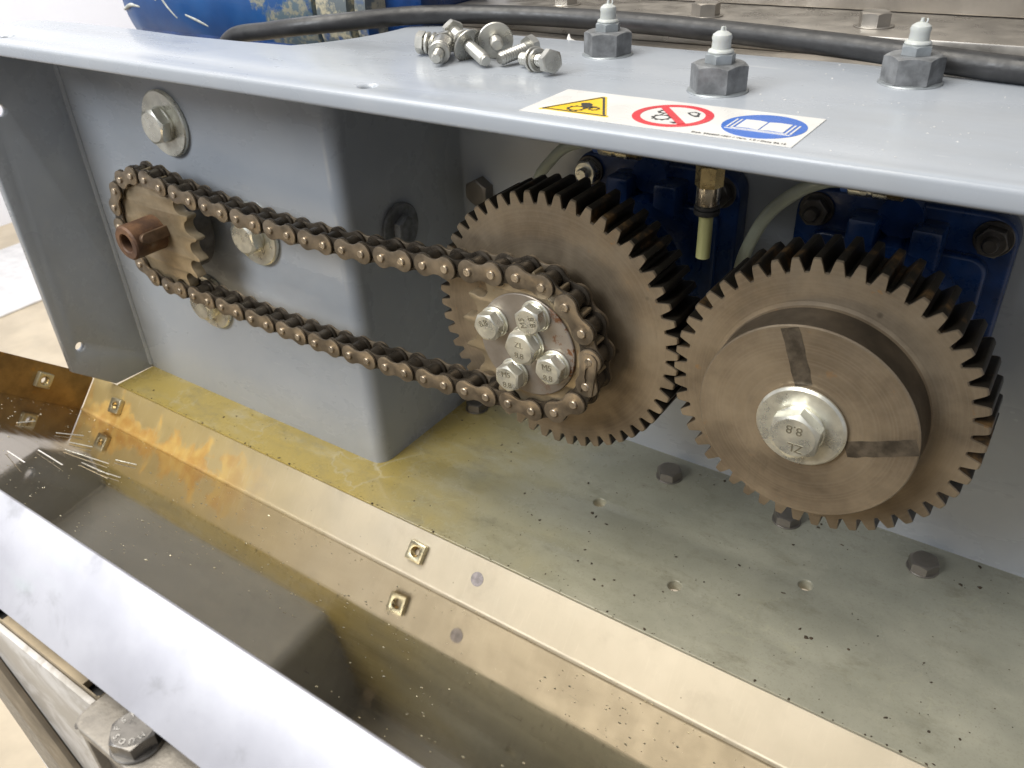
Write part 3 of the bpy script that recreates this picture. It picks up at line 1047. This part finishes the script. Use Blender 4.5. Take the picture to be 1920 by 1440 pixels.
# ------------------------------------------------------------------ things on the top plate
def grease_fitting(x, y, roll, label, s=1.0):
    t = thing('grease_fitting', label, 'grease fitting', T(x, y, ZT), 'capped grease fittings on the top plate')
    M = T(x, y, ZT) @ Matrix.Rotation(roll, 4, 'Z') @ Matrix.Scale(s, 4)
    part('sealant_ring', lathe([(0.17, 0.001), (0.165, 0.008), (0.10, 0.012)], 40), GREY_FIT, t, M)
    part('hex_base', xf(hexnut(0.158, 0.145, 0.05), T(0, 0, 0.004)), GALV, t, M)
    part('small_hex', xf(hexhead(0.084, 0.05), T(0, 0, 0.15)), GREY_FIT, t, M @ Matrix.Rotation(0.5, 4, 'Z'))
    c = part('cap', lathe([(0, 0.20), (0.067, 0.20), (0.070, 0.207), (0.066, 0.215), (0.052, 0.222), (0.050, 0.262), (0.054, 0.275), (0.049, 0.292), (0.030, 0.306), (0.012, 0.311), (0.008, 0.33), (0, 0.332)], 32), CAP, t, M)
    part('cap_tail', tube([(0.02, 0.0, 0.303), (0.026, 0.004, 0.318), (0.022, 0.01, 0.326)], 0.005, 8), CAP, c, M)
    return t


grease_fitting(0.02, 0.74, 0.35, 'grey hex grease fitting with white cap nearest the loose bolts')
grease_fitting(1.05, 0.13, 1.20, 'grey hex grease fitting with white cap just behind the warning sticker')
grease_fitting(1.92, 0.72, 0.22, 'grey hex grease fitting with white cap touching the black cable at right')

# sticker with three pictograms
SZ = ZT + 0.0008
st = thing('warning_sticker', 'white sticker with yellow, red and blue safety signs on top plate edge', 'sticker', T(1.015, -0.45, ZT))
part('label_sheet', plate2d([[(0.285, -0.70), (1.745, -0.70), (1.745, -0.195), (0.285, -0.195)]], 0.003), STK_W, st, T(0, 0, SZ))


def layer(name, loops, k, mat, parent=st):
    return part(name, plate2d(loops, 0.0016), mat, parent, T(0, 0, SZ + 0.003 + 0.0018 * (k - 1)), smooth=False)


def tri(cx, cy, s, r, n=5):
    P = []
    V = [(cx - s, cy - s * 0.577), (cx + s, cy - s * 0.577), (cx, cy + s * 1.155)]
    for i, (a0) in enumerate((pi + pi / 6, -pi / 2 + pi / 3, pi / 2 - pi / 3)):
        vx, vy = V[i]
        d = Vector((cx - vx, cy - vy)).normalized() * (2 * r)
        for k in range(n + 1):
            a = a0 + (k / n) * 2 * pi / 3
            P.append((vx + d.x + r * cos(a), vy + d.y + r * sin(a)))
    return P


def gear2(cx, cy, r, nt, d):
    P = []
    for k in range(nt * 4):
        a = 2 * pi * (k + 0.5) / (nt * 4)
        R = r + (d if k % 4 in (0, 1) else 0)
        P.append((cx + R * cos(a), cy + R * sin(a)))
    return P


layer('yellow_triangle', [tri(0.565, -0.505, 0.222, 0.018)], 1, STK_Y)
layer('triangle_border', [tri(0.565, -0.505, 0.203, 0.014), tri(0.565, -0.505, 0.180, 0.010)[::-1]], 2, STK_K)
layer('pictogram_gear', [gear2(0.545, -0.545, 0.044, 10, 0.010), ring2(0.545, -0.545, 0.036, 20, False)], 2, STK_K)
layer('pictogram_gear', [gear2(0.635, -0.515, 0.026, 8, 0.008), ring2(0.635, -0.515, 0.019, 16, False)], 2, STK_K)
layer('pictogram_hand', [[(0.515, -0.44), (0.555, -0.42), (0.585, -0.44), (0.60, -0.475), (0.64, -0.475), (0.605, -0.49), (0.625, -0.51), (0.595, -0.505), (0.60, -0.53), (0.575, -0.51), (0.55, -0.49), (0.53, -0.47)]], 2, STK_K)
RCX, RCY = 1.055, -0.452
layer('red_ring', [ring2(RCX, RCY, 0.205, 64), ring2(RCX, RCY, 0.163, 64, False)], 1, STK_R)
a = radians(-50)
sl = []
for u, v in ((-0.165, -0.02), (0.165, -0.02), (0.165, 0.02), (-0.165, 0.02)):
    sl.append((RCX + u * cos(a) - v * sin(a), RCY + u * sin(a) + v * cos(a)))
layer('pictogram_gear', [gear2(0.99, -0.405, 0.030, 8, 0.010), ring2(0.99, -0.405, 0.022, 16, False)], 1, STK_K)
layer('pictogram_gear', [gear2(1.02, -0.505, 0.044, 10, 0.011), ring2(1.02, -0.505, 0.035, 20, False)], 1, STK_K)
layer('pictogram_hand', [[(1.10, -0.375), (1.13, -0.345), (1.165, -0.36), (1.175, -0.40), (1.185, -0.42), (1.165, -0.43), (1.14, -0.415), (1.12, -0.40)], [(1.112, -0.372), (1.13, -0.355), (1.155, -0.365), (1.163, -0.402), (1.15, -0.41), (1.125, -0.39)][::-1]], 1, STK_K)
layer('pictogram_drop', [[(1.09, -0.565), (1.12, -0.55), (1.135, -0.515), (1.142, -0.55), (1.16, -0.56), (1.135, -0.565), (1.12, -0.58)]], 1, STK_K)
layer('red_slash', [sl], 2, STK_R)
BCX, BCY = 1.525, -0.442
layer('blue_disc', [ring2(BCX, BCY, 0.20, 64)], 1, STK_B)
for s in (-1, 1):
    layer('book_page', [[(BCX + s * 0.004, BCY - 0.075), (BCX + s * 0.05, BCY - 0.062), (BCX + s * 0.115, BCY - 0.068), (BCX + s * 0.115, BCY + 0.072), (BCX + s * 0.05, BCY + 0.078), (BCX + s * 0.004, BCY + 0.066)][::s]], 2, STK_W)
    for q in (0.128, 0.150):
        layer('book_edge', [[(BCX + s * q, BCY - 0.082), (BCX + s * (q + 0.009), BCY - 0.082), (BCX + s * (q + 0.009), BCY + 0.066), (BCX + s * q, BCY + 0.066)][::s]], 2, STK_W)
for y0, w_ in ((-0.088, 0.137), (-0.104, 0.159)):
    layer('book_edge', [[(BCX - w_, BCY + y0), (BCX + w_, BCY + y0), (BCX + w_, BCY + y0 + 0.008), (BCX - w_, BCY + y0 + 0.008)]], 2, STK_W)
part('print_line', text_geo('Dok. 996007.1201 / Vers. 1.0 / Date 06.12', 0.0265, 0.0012, 'LEFT'), STK_K, st, T(1.255, -0.672, SZ + 0.0045), smooth=False)

# loose bolts heaped on the plate
def loose_bolt(head, tip, label, R=0.075, r=0.042, washers=(), hh=0.055, mat=ZINC, bigw=None):
    """washers: (distance from head, radius, thickness, tilt, material)"""
    h, tpt = Vector(head), Vector(tip)
    L = (tpt - h).length
    M = AX(tpt - h, random.uniform(0, 1), head)
    t = thing('loose_bolt', label, 'bolt', M, 'loose bolts heaped on top plate')
    part('bolt_head', xf(hexhead(R, hh), Matrix.Rotation(pi, 4, 'X')), mat, t, M)
    prof = [(0, 0), (r, 0), (r, 0.03)]
    z = 0.035
    while z < L - 0.02:
        prof += [(r, z), (r, z + 0.005), (r * 0.8, z + 0.012)]
        z += 0.021
    prof += [(r * 0.85, L - 0.012), (r * 0.72, L), (0, L)]
    part('threaded_shank', lathe(prof, 20), mat, t, M, angle=50)
    for d, wr, wt, tilt, wm in washers:
        part('washer', disc(wr, wt, 0.005, 40, hole=r * 1.08), wm, t, M @ T(0, 0, d) @ Matrix.Rotation(tilt, 4, 'X'))
    return t


DZ = mat_zinc('dull_zinc', (0.47, 0.46, 0.42))
loose_bolt((-1.13, 0.24, 1.80), (-0.84, 0.34, 1.775), 'loose bolt lying leftmost in the heap, head to the left', washers=((0.012, 0.074, 0.022, 0.02, DZ), (0.05, 0.076, 0.02, 0.15, DZ)), mat=DZ)
loose_bolt((-0.96, 0.24, 1.81), (-0.80, -0.05, 1.775), 'loose bolt in the heap with shank end towards the front edge', washers=((0.20, 0.072, 0.022, 0.0, DZ), (0.03, 0.07, 0.15, 0.0, DZ)), mat=DZ, r=0.038)
loose_bolt((-0.96, 0.36, 1.86), (-0.48, 0.06, 1.765), 'loose bolt slanting down through a tilted wide washer mid heap', washers=((0.15, 0.068, 0.024, 0.1, DZ), (0.26, 0.115, 0.018, 0.3, DZ)), mat=DZ)
loose_bolt((-0.70, 0.46, 1.84), (-0.49, 0.20, 1.835), 'loose bolt poking through the upright wide washer', washers=((0.17, 0.118, 0.016, 0.12, DZ),), mat=DZ, R=0.07)
loose_bolt((-0.36, 0.36, 1.80), (-0.42, 0.12, 1.77), 'loose bolt tucked behind the right hand bolt of the heap', mat=DZ)
loose_bolt((-0.02, 0.07, 1.80), (-0.30, 0.20, 1.77), 'loose bolt lying rightmost in the heap, head to the right', washers=((0.10, 0.072, 0.022, 0.05, DZ), (0.14, 0.08, 0.018, 0.12, DZ)), mat=DZ)

# black cable
cb = part('power_cable', tube([(-3.75, 0.48, 1.30), (-3.68, 0.50, 1.50), (-3.50, 0.52, 1.645), (-3.134, 0.564, 1.70), (-2.768, 0.595, 1.75), (-2.418, 0.738, 1.78), (-1.977, 1.103, 1.8), (-1.436, 1.345, 1.8), (-0.67, 1.435, 1.8), (0.26, 1.379, 1.8), (1.421, 1.146, 1.8), (2.063, 0.97, 1.795), (2.442, 0.90, 1.79), (3.2, 0.8, 1.79), (4.2, 0.75, 1.79)], 0.071, 20), RUBBER)
tag(cb, 'thick black rubber cable running along the back of the top plate', 'cable')

# torn red and white label behind the first grease fitting
lb = thing('torn_label', 'torn red and white paper label peeking out under the cable', 'label', T(-0.1, 1.15, 1.67))
part('paper', plate2d([[(-0.52, 1.16), (-0.36, 1.115), (0.20, 1.112), (0.24, 1.22), (0.05, 1.30), (-0.45, 1.32)]], 0.004), STK_W, lb, T(0, 0, 1.664))
part('red_print', plate2d([[(-0.40, 1.13), (-0.12, 1.125), (-0.16, 1.20), (-0.36, 1.20)]], 0.002), STK_R, lb, T(0, 0, 1.6685))
part('red_print', plate2d([[(0.0, 1.125), (0.15, 1.125), (0.12, 1.18), (0.02, 1.18)]], 0.002), STK_R, lb, T(0, 0, 1.6685))
part('curled_corner', tube([(-0.50, 1.17, 1.67), (-0.53, 1.16, 1.70), (-0.55, 1.19, 1.735)], lambda t: 0.03 * (1 - t) + 0.004, 8), STK_W, lb)

# stainless machine bed behind the plate
bed = thing('stainless_bed', 'weathered stainless flange and upright plate behind the cable', 'machine bed', T(1, 2, 1.6))
part('bed_plate', box(-2.0, 5.6, 1.105, 4.5, 1.55, 1.66, 0.01), STAIN_D, bed)
part('flange', box(-2.0, 5.6, 1.52, 3.2, 1.662, 1.80, 0.012), STAIN, bed)
part('upright_plate', box(-2.0, 5.6, 2.41, 2.52, 1.802, 3.6, 0.02), STAIN_D, bed)
for i, (x, y) in enumerate([(-1.07, 1.99), (0.22, 1.86), (1.42, 1.85), (2.65, 1.85), (3.9, 1.85)]):
    Mb = T(x, y, 1.80) @ Matrix.Rotation(0.15 + 0.4 * i, 4, 'Z')
    q = part('bolt_head', xf(hexhead(0.105, 0.088), T(0, 0, 0.006)), STAIN, bed, Mb)
    part('washer', disc(0.13, 0.008, 0.002, 32), STAIN, q, Mb)

# blue motor in the recess
mo = thing('gear_motor', 'scratched blue gear motor casing behind the top plate', 'motor', T(-4, 1.1, 1.0))
MX = Matrix.Rotation(pi / 2, 4, 'Y')
ML = T(0, 1.85, 1.78) @ MX
part('casing', lathe([(0, -6.18), (0.45, -6.16), (0.66, -6.08), (0.77, -5.94), (0.80, -5.7), (0.80, -3.18), (0.76, -3.12), (0, -3.12)], 72), MOTOR, mo, ML)


def mat_ring():
    n = N('worn_tan_ring')
    c = n.mix(n.ramp(n.noise(8, 6, 0.7), 0.42, 0.56), (0.40, 0.36, 0.25), (0.10, 0.12, 0.13))
    c = n.mix(n.ramp(n.noise(2.5, 3), 0.55, 0.62), c, (0.01, 0.06, 0.2))
    n.set(col=c, rough=0.55)
    return n.m


part('clamp_ring', lathe([(0.70, -3.12), (0.70, -3.04), (0.80, -3.02), (0.80, -2.66), (0.70, -2.64), (0.70, -2.58), (0.80, -2.56), (0.80, -2.44), (0.7, -2.42), (0, -2.42)], 72), mat_ring(), mo, ML)
part('terminal_box', box(-2.50, -2.02, 1.28, 2.2, 1.2, 2.9, 0.05), BLUE, mo)
part('foot', box(-5.8, -2.5, 1.1, 2.4, 1.15, 1.5, 0.05), BLUE, mo)
SCUFF = simple('scuff_white', (0.42, 0.43, 0.40), 0.6, 0, 0.3, 20)
for pts in ([(-5.92, 1.66), (-5.78, 1.71), (-5.62, 1.70)], [(-5.36, 1.83), (-5.32, 1.78), (-5.25, 1.83), (-5.15, 1.72), (-5.05, 1.62)], [(-4.9, 1.66), (-4.75, 1.62), (-4.6, 1.57)]):
    # scuffs follow the casing surface, hardly proud of it
    Q = []
    for x, z in pts:
        dy = sqrt(max(0.0, 0.789 ** 2 - (z - 1.78) ** 2))
        Q.append((x, 1.85 - dy, z))
    part('scuff', tube(Q, lambda t: 0.0135 + 0.006 * sin(pi * t), 10, sub=4), SCUFF, mo)

# ------------------------------------------------------------------ hinged cover in front
th = radians(41.5)
cn = Vector((0, sin(th), cos(th)))
cdv = Vector((0, -cos(th), sin(th)))
CV = Matrix(((1, 0, 0, 0), (0, -cdv.y, cn.y, -0.645), (0, -cdv.z, cn.z, -2.57), (0, 0, 0, 1)))   # local (x, -w, h)
cover = thing('hinged_cover', 'folded stainless cover hanging open in front, oily and rust stained', 'cover', CV)
XE = -6.33
W, HF = 3.92, 0.44
webg = plate2d([[(XE, -W + 0.01), (6.0, -W + 0.01), (6.0, -0.03), (XE, -0.03)]], 0.022)
part('web', webg, WEB, cover, CV @ T(0, 0, -0.022), smooth=False)


def fold(x0, x1, inner=True):
    """rear flange with rounded fold, section in (w, h)"""
    sec = [(0.035, 0.0)]
    for k in range(7):
        a = pi / 2 * k / 6
        sec.append((0.035 - 0.035 * sin(a), 0.035 - 0.035 * cos(a)))
    sec += [(0.0, HF - 0.004), (-0.004, HF), (-0.02, HF), (-0.024, HF - 0.004), (-0.024, -0.005), (0.0, -0.022), (0.035, -0.022)]
    v, f = [], []
    n = len(sec)
    xs = [x0 + (x1 - x0) * i / 40 for i in range(41)]
    for x in xs:
        for w_, h_ in sec:
            v.append((x, -w_, h_))
    for i in range(40):
        for k in range(n):
            j = (k + 1) % n
            f.append((i * n + k, i * n + j, (i + 1) * n + j, (i + 1) * n + k))
    f.append(tuple(range(n)))
    f.append(tuple(40 * n + k for k in range(n))[::-1])
    return v, f


part('rear_flange', fold(XE + 0.004, 6.0), REAR_FL, cover, CV, angle=40)
part('front_flange', box(XE, 6.0, -W - 0.012, -W + 0.012, -0.022, HF, 0.006), LIP, cover, CV)
Msp = CV @ Matrix(((0, 0, 1, XE - 0.022), (1, 0, 0, 0), (0, 1, 0, 0), (0, 0, 0, 1)))
ef = plate2d([[(-W + 0.02, -0.02), (-0.016, -0.02), (-0.012, 0.05), (-0.012, HF - 0.05), (-0.06, HF), (-W + 0.02, HF)], ring2(-0.605, 0.245, 0.045, 20, False)], 0.022)


def mat_end():
    n = N('brown_oiled_flange')
    c = n.mix(n.ramp(n.noise(2.2, 6, 0.65, vec=n.loc), 0.35, 0.65), (0.19, 0.125, 0.055), (0.33, 0.22, 0.09))
    c = n.mix(n.ramp(n.noise(3.2, 4, vec=n.vm('ADD', n.loc, (4, 2, 1))), 0.58, 0.66, 0, 0.7), c, (0.42, 0.22, 0.05))
    n.set(col=c, rough=0.34, metal=0.7)
    return n.m


part('end_flange', ef, mat_end(), cover, Msp, smooth=False)


def square_nut(M, mat):
    s, h = 0.088, 0.06
    g = plate2d([rrect(s, s, 0.012, 2), ring2(0, 0, 0.046, 24, False)], h, 0.008, 1)
    q = part('square_nut', g, mat, cover, M)
    part('thread', lathe([(0.046, 0.004), (0.036, 0.012), (0.046, 0.02), (0.036, 0.028), (0.046, 0.036), (0.036, 0.044), (0.046, 0.056)], 24), BRASS, q, M)
    return q


# local frame on the rear flange: normal towards the viewer (+w), x along the machine
def on_rear(x, h):
    return CV @ T(x, -0.001, h) @ Matrix.Rotation(pi / 2, 4, 'X')


for x, h, rz in ((-5.72, 0.224, 0.08), (-1.138, 0.243, -0.05), (3.44, 0.24, 0.0)):
    square_nut(on_rear(x, h) @ Matrix.Rotation(rz, 4, 'Z'), ZINC_Y)
square_nut(CV @ T(XE + 0.001, -0.605, 0.245) @ Matrix.Rotation(pi / 2, 4, 'Y'), ZINC_Y)
spot = part('paint_spot', disc(0.062, 0.002, 0.0005, 32), simple('lilac_spot', (0.30, 0.28, 0.30), 0.5, 0.2, 0.25, 20), cover, on_rear(-0.487, 0.255))

# bright metal slivers lying on the cover
SL = [((-3.84, 1.98), (-3.42, 2.01)), ((-4.02, 1.63), (-3.70, 1.39)), ((-3.62, 1.71), (-3.31, 1.64)), ((-3.42, 1.68), (-3.27, 1.56)), ((-3.91, 1.18), (-3.83, 1.0)), ((-3.65, 2.35), (-3.26, 2.43)), ((-4.66, 1.34), (-4.73, 1.0)), ((-4.34, 1.39), (-4.29, 1.18)), ((-4.81, 1.65), (-4.96, 1.39))]
SLN = ['bright sliver second from the left edge on the cover, slanting right', 'longest bright sliver, in the middle of the strewn strips',
       'bright sliver lying lowest of the strewn strips', 'short bright sliver overlapping the right end of the lowest strip',
       'short bright sliver lying rightmost, nearest the rust stains', 'short tilted sliver lying leftmost, at the picture edge',
       'dull sliver lying uppermost, below the corner of the brown end flange', 'dull sliver just below the uppermost one',
       'bent sliver lying on the mirrored nut of the brown end flange']
for si, ((a, b), lab) in enumerate(zip(SL, SLN)):
    A, B = Vector((a[0], -a[1])), Vector((b[0], -b[1]))
    d = (B - A)
    L = d.length
    g = box(0, L, -0.006, 0.006, 0, 0.004, 0.0)
    lift = 0.06 if si in (5, 8) else 0.012
    o = part('metal_sliver', g, SHINY, None, CV @ T(A.x, A.y, 0.004) @ Matrix.Rotation(atan2(d.y, d.x), 4, 'Z') @ Matrix.Rotation(-lift, 4, 'Y') @ Matrix.Rotation(0.5, 4, 'X') @ T(0, 0, 0.01))
    tag(o, lab, 'sliver', 'metal slivers on the cover')

# bracket under the cover's front edge
ZB = -0.06
BOLT_D = simple('dull_bolt_steel', (0.17, 0.16, 0.148), 0.34, 0.8, 0.2, 6, 0.05)
BRKT = simple('sandblasted_bracket', (0.27, 0.245, 0.21), 0.5, 0.45, 0.12, 14, 0.25, bscale=60)
br = thing('hinge_bracket', 'beige grey steel bracket with big hex bolt under the cover edge', 'bracket', T(0.4, -3.65, ZB))
part('bracket_plate', plate2d([[(0.026, -3.3), (0.026, -3.68), (0.034, -3.71), (0.055, -3.735), (0.09, -3.746), (2.4, -3.746), (2.4, -3.3)]], 0.05, 0.01, 2), BRKT, br, T(0, 0, ZB - 0.05))
part('gusset', box(0.05, 0.085, -3.735, -3.6, -1.8, ZB - 0.052, 0.006), BRKT, br)
part('bracket_side', box(0.087, 2.4, -3.70, -3.66, -1.8, ZB - 0.052, 0.006), STAIN_D, br)
part('weld_bead', tube([(0.045, -3.735, ZB - 0.03), (0.05, -3.70, ZB - 0.055), (0.05, -3.62, ZB - 0.058)], 0.014, 8), STAIN_D, br)
Mb = T(0.353, -3.642, ZB) @ Matrix.Rotation(0.32, 4, 'Z')
bh = part('bolt_head', xf(hexhead(0.099, 0.066, dome=0.97), T(0, 0, 0.016)), BOLT_D, br, Mb)
part('washer', disc(0.108, 0.016, 0.004, 40), BOLT_D, bh, Mb)
MARK_L = simple('raised_mark', (0.5, 0.48, 0.45), 0.3, 0.8, 0.1, 6)
for k, ch in enumerate('FSYV  MUOS'):
    if ch != ' ':
        a = radians(215 - k * 36)
        mark(bh, ch, T(0.353, -3.642, ZB + 0.0825) @ T(0.06 * cos(a), 0.06 * sin(a), 0) @ Matrix.Rotation(a - pi / 2, 4, 'Z'), 0.034, MARK_L)

rail = thing('support_rail', 'sandy slotted steel rail running under the lower edge of the cover', 'rail', T(-2, -3.6, -0.1))
sq = lambda x: [(x - 0.061, -3.609), (x - 0.061, -3.562), (x + 0.061, -3.562), (x + 0.061, -3.609)]
SANDY = simple('sandy_steel', (0.34, 0.275, 0.185), 0.55, 0.2, 0.25, 4, 0.1)
part('rail_strip', plate2d([[(-6.0, -3.4), (-6.0, -3.613), (0.0, -3.613), (0.022, -3.60), (0.022, -3.4)]] + [sq(-0.04 - 0.79 * k)[::-1] for k in range(7)], 0.04), SANDY, rail, T(0, 0, ZB - 0.045))
part('slot_shade_block', box(-6.0, 0.02, -3.609, -3.45, -0.30, -0.13, 0.004), BLACKP, rail)  # black block added under the slots, standing in for the shade inside them
bd = thing('white_board', 'white marbled board below the support rail', 'board', T(-1, -3.6, -1))


def mat_board():
    n = N('marbled_white_board')
    c = n.mix(n.ramp(n.noise(4.0, 6, 0.68, dist=0.7), 0.38, 0.62), (0.36, 0.335, 0.30), (0.56, 0.54, 0.52))
    n.set(col=c, rough=0.4)
    return n.m


part('board', plate2d([[(-1.95, -0.09), (-1.24, -0.60), (-0.78, -1.3), (-0.25, -2.2), (0.6, -2.2), (0.6, -0.14), (0.02, -0.14), (0.0, -0.09)][::-1]], 0.03, 0.006, 1), mat_board(), bd, T(0, -3.616, 0) @ Matrix.Rotation(pi / 2, 4, 'X'))

lg = thing('stand_leg', 'brown grey angle iron leg crossing the lower left corner', 'leg', T(-1.5, -3.66, -12))
XZ = Matrix.Rotation(pi / 2, 4, 'X')
part('leg_flange', plate2d([[(-1.17, -0.1), (-1.36, -0.43), (-0.84, -1.24), (-0.36, -2.0), (-0.04, -1.9), (-0.59, -1.02)]], 0.03, 0.005, 1), simple('brown_leg_steel', (0.20, 0.165, 0.12), 0.5, 0.3, 0.25, 3, 0.06), lg, T(0, -3.65, 0) @ XZ)
part('leg_flange', plate2d([[(-1.365, -0.435), (-1.5, -0.75), (-1.22, -1.56), (-0.95, -2.35), (-0.5, -2.35), (-0.85, -1.25)]], 0.03, 0.005, 1), BRKT, lg, T(0, -3.63, 0) @ XZ)
part('bright_edge', plate2d([[(-1.505, -0.76), (-1.52, -0.83), (-1.36, -1.68), (-1.2, -2.4), (-0.97, -2.35), (-1.225, -1.565)]], 0.02, 0.004, 1), WHITEB, lg, T(0, -3.62, 0) @ XZ)
# ------------------------------------------------------------------ dirt crumbs and swarf (too many to count)
def crumbs(pts, seed):
    rnd = random.Random(seed)
    v, f = [], []
    for p, n_, s in pts:
        q = AX(n_, rnd.uniform(0, 6.28), p)
        n0 = len(v)
        el, sz = rnd.uniform(0.45, 1.0), s * rnd.uniform(0.2, 0.5)
        for k in range(7):
            a = 2 * pi * k / 7
            r = s * rnd.uniform(0.5, 1.15)
            v.append(tuple(q @ Vector((r * cos(a), r * el * sin(a), 0))))
        v.append(tuple(q @ Vector((s * 0.1, 0, sz))))
        f += [(n0 + k, n0 + (k + 1) % 7, n0 + 7) for k in range(7)]
    return v, f


rnd = random.Random(3)
pts = []
for i in range(520):
    x, y = rnd.uniform(-5.6, 3.6), rnd.uniform(-0.32, 1.75)
    if x < XB + 0.05 and y > YF - 0.03:
        continue
    if x < -2 and rnd.random() < 0.6:
        continue
    if noise.noise(Vector((x * 1.4, y * 1.4, 5))) < -0.1:
        continue
    pts.append(((x, y, ZF + 0.002), (0, 0, 1), 0.006 + 0.018 * rnd.random() ** 6))
for i in range(110):
    pts.append(((rnd.uniform(-5.9, 3.4), -0.335 + rnd.uniform(0, 0.03), ZF + 0.003), (0, 0, 1), 0.006 + 0.012 * rnd.random() ** 3))
for x, y, s in ((0.01, 0.64, 0.03), (0.06, 0.62, 0.022), (0.19, 0.58, 0.02), (-0.45, 0.33, 0.016), (-0.35, 0.31, 0.016), (0.19, 0.20, 0.014), (2.02, 0.33, 0.02), (2.12, 0.29, 0.018)):
    pts.append(((x, y, ZF + 0.002), (0, 0, 1), s))
tag(part('dirt_crumbs', crumbs(pts, 5), DIRT, smooth=False), 'dark dirt crumbs scattered over the oily tray floor', 'dirt', kind='stuff')
pts = []
for i in range(1100):
    x, w_ = rnd.uniform(-6.2, 3.0), 0.04 + 3.7 * rnd.random()
    if noise.noise(Vector((x * 0.8, w_ * 0.8, 2))) < -0.15:
        continue
    p = CV @ Vector((x, -w_, 0.001))
    pts.append((tuple(p), tuple(cn), 0.007 + 0.009 * rnd.random() ** 3))
for i in range(120):
    p = CV @ Vector((rnd.uniform(-6.2, 3), -0.03, rnd.uniform(0.005, 0.02)))
    pts.append((tuple(p), tuple(cn), 0.005 + 0.007 * rnd.random() ** 2))
tag(part('swarf_chips', crumbs(pts, 6), GLITTER, smooth=False), 'tiny glinting swarf chips strewn over the polished cover', 'swarf', kind='stuff')
pts = []
for i in range(160):
    x, y = rnd.uniform(0.9, 3.0), rnd.uniform(-0.7, 1.0)
    pts.append(((x, y, ZT + 0.001), (0, 0, 1), 0.003 + 0.006 * rnd.random() ** 4))
tag(part('plastic_shavings', crumbs(pts, 8), STK_W, smooth=False), 'white plastic shavings dusted over the top plate', 'shavings', kind='stuff')
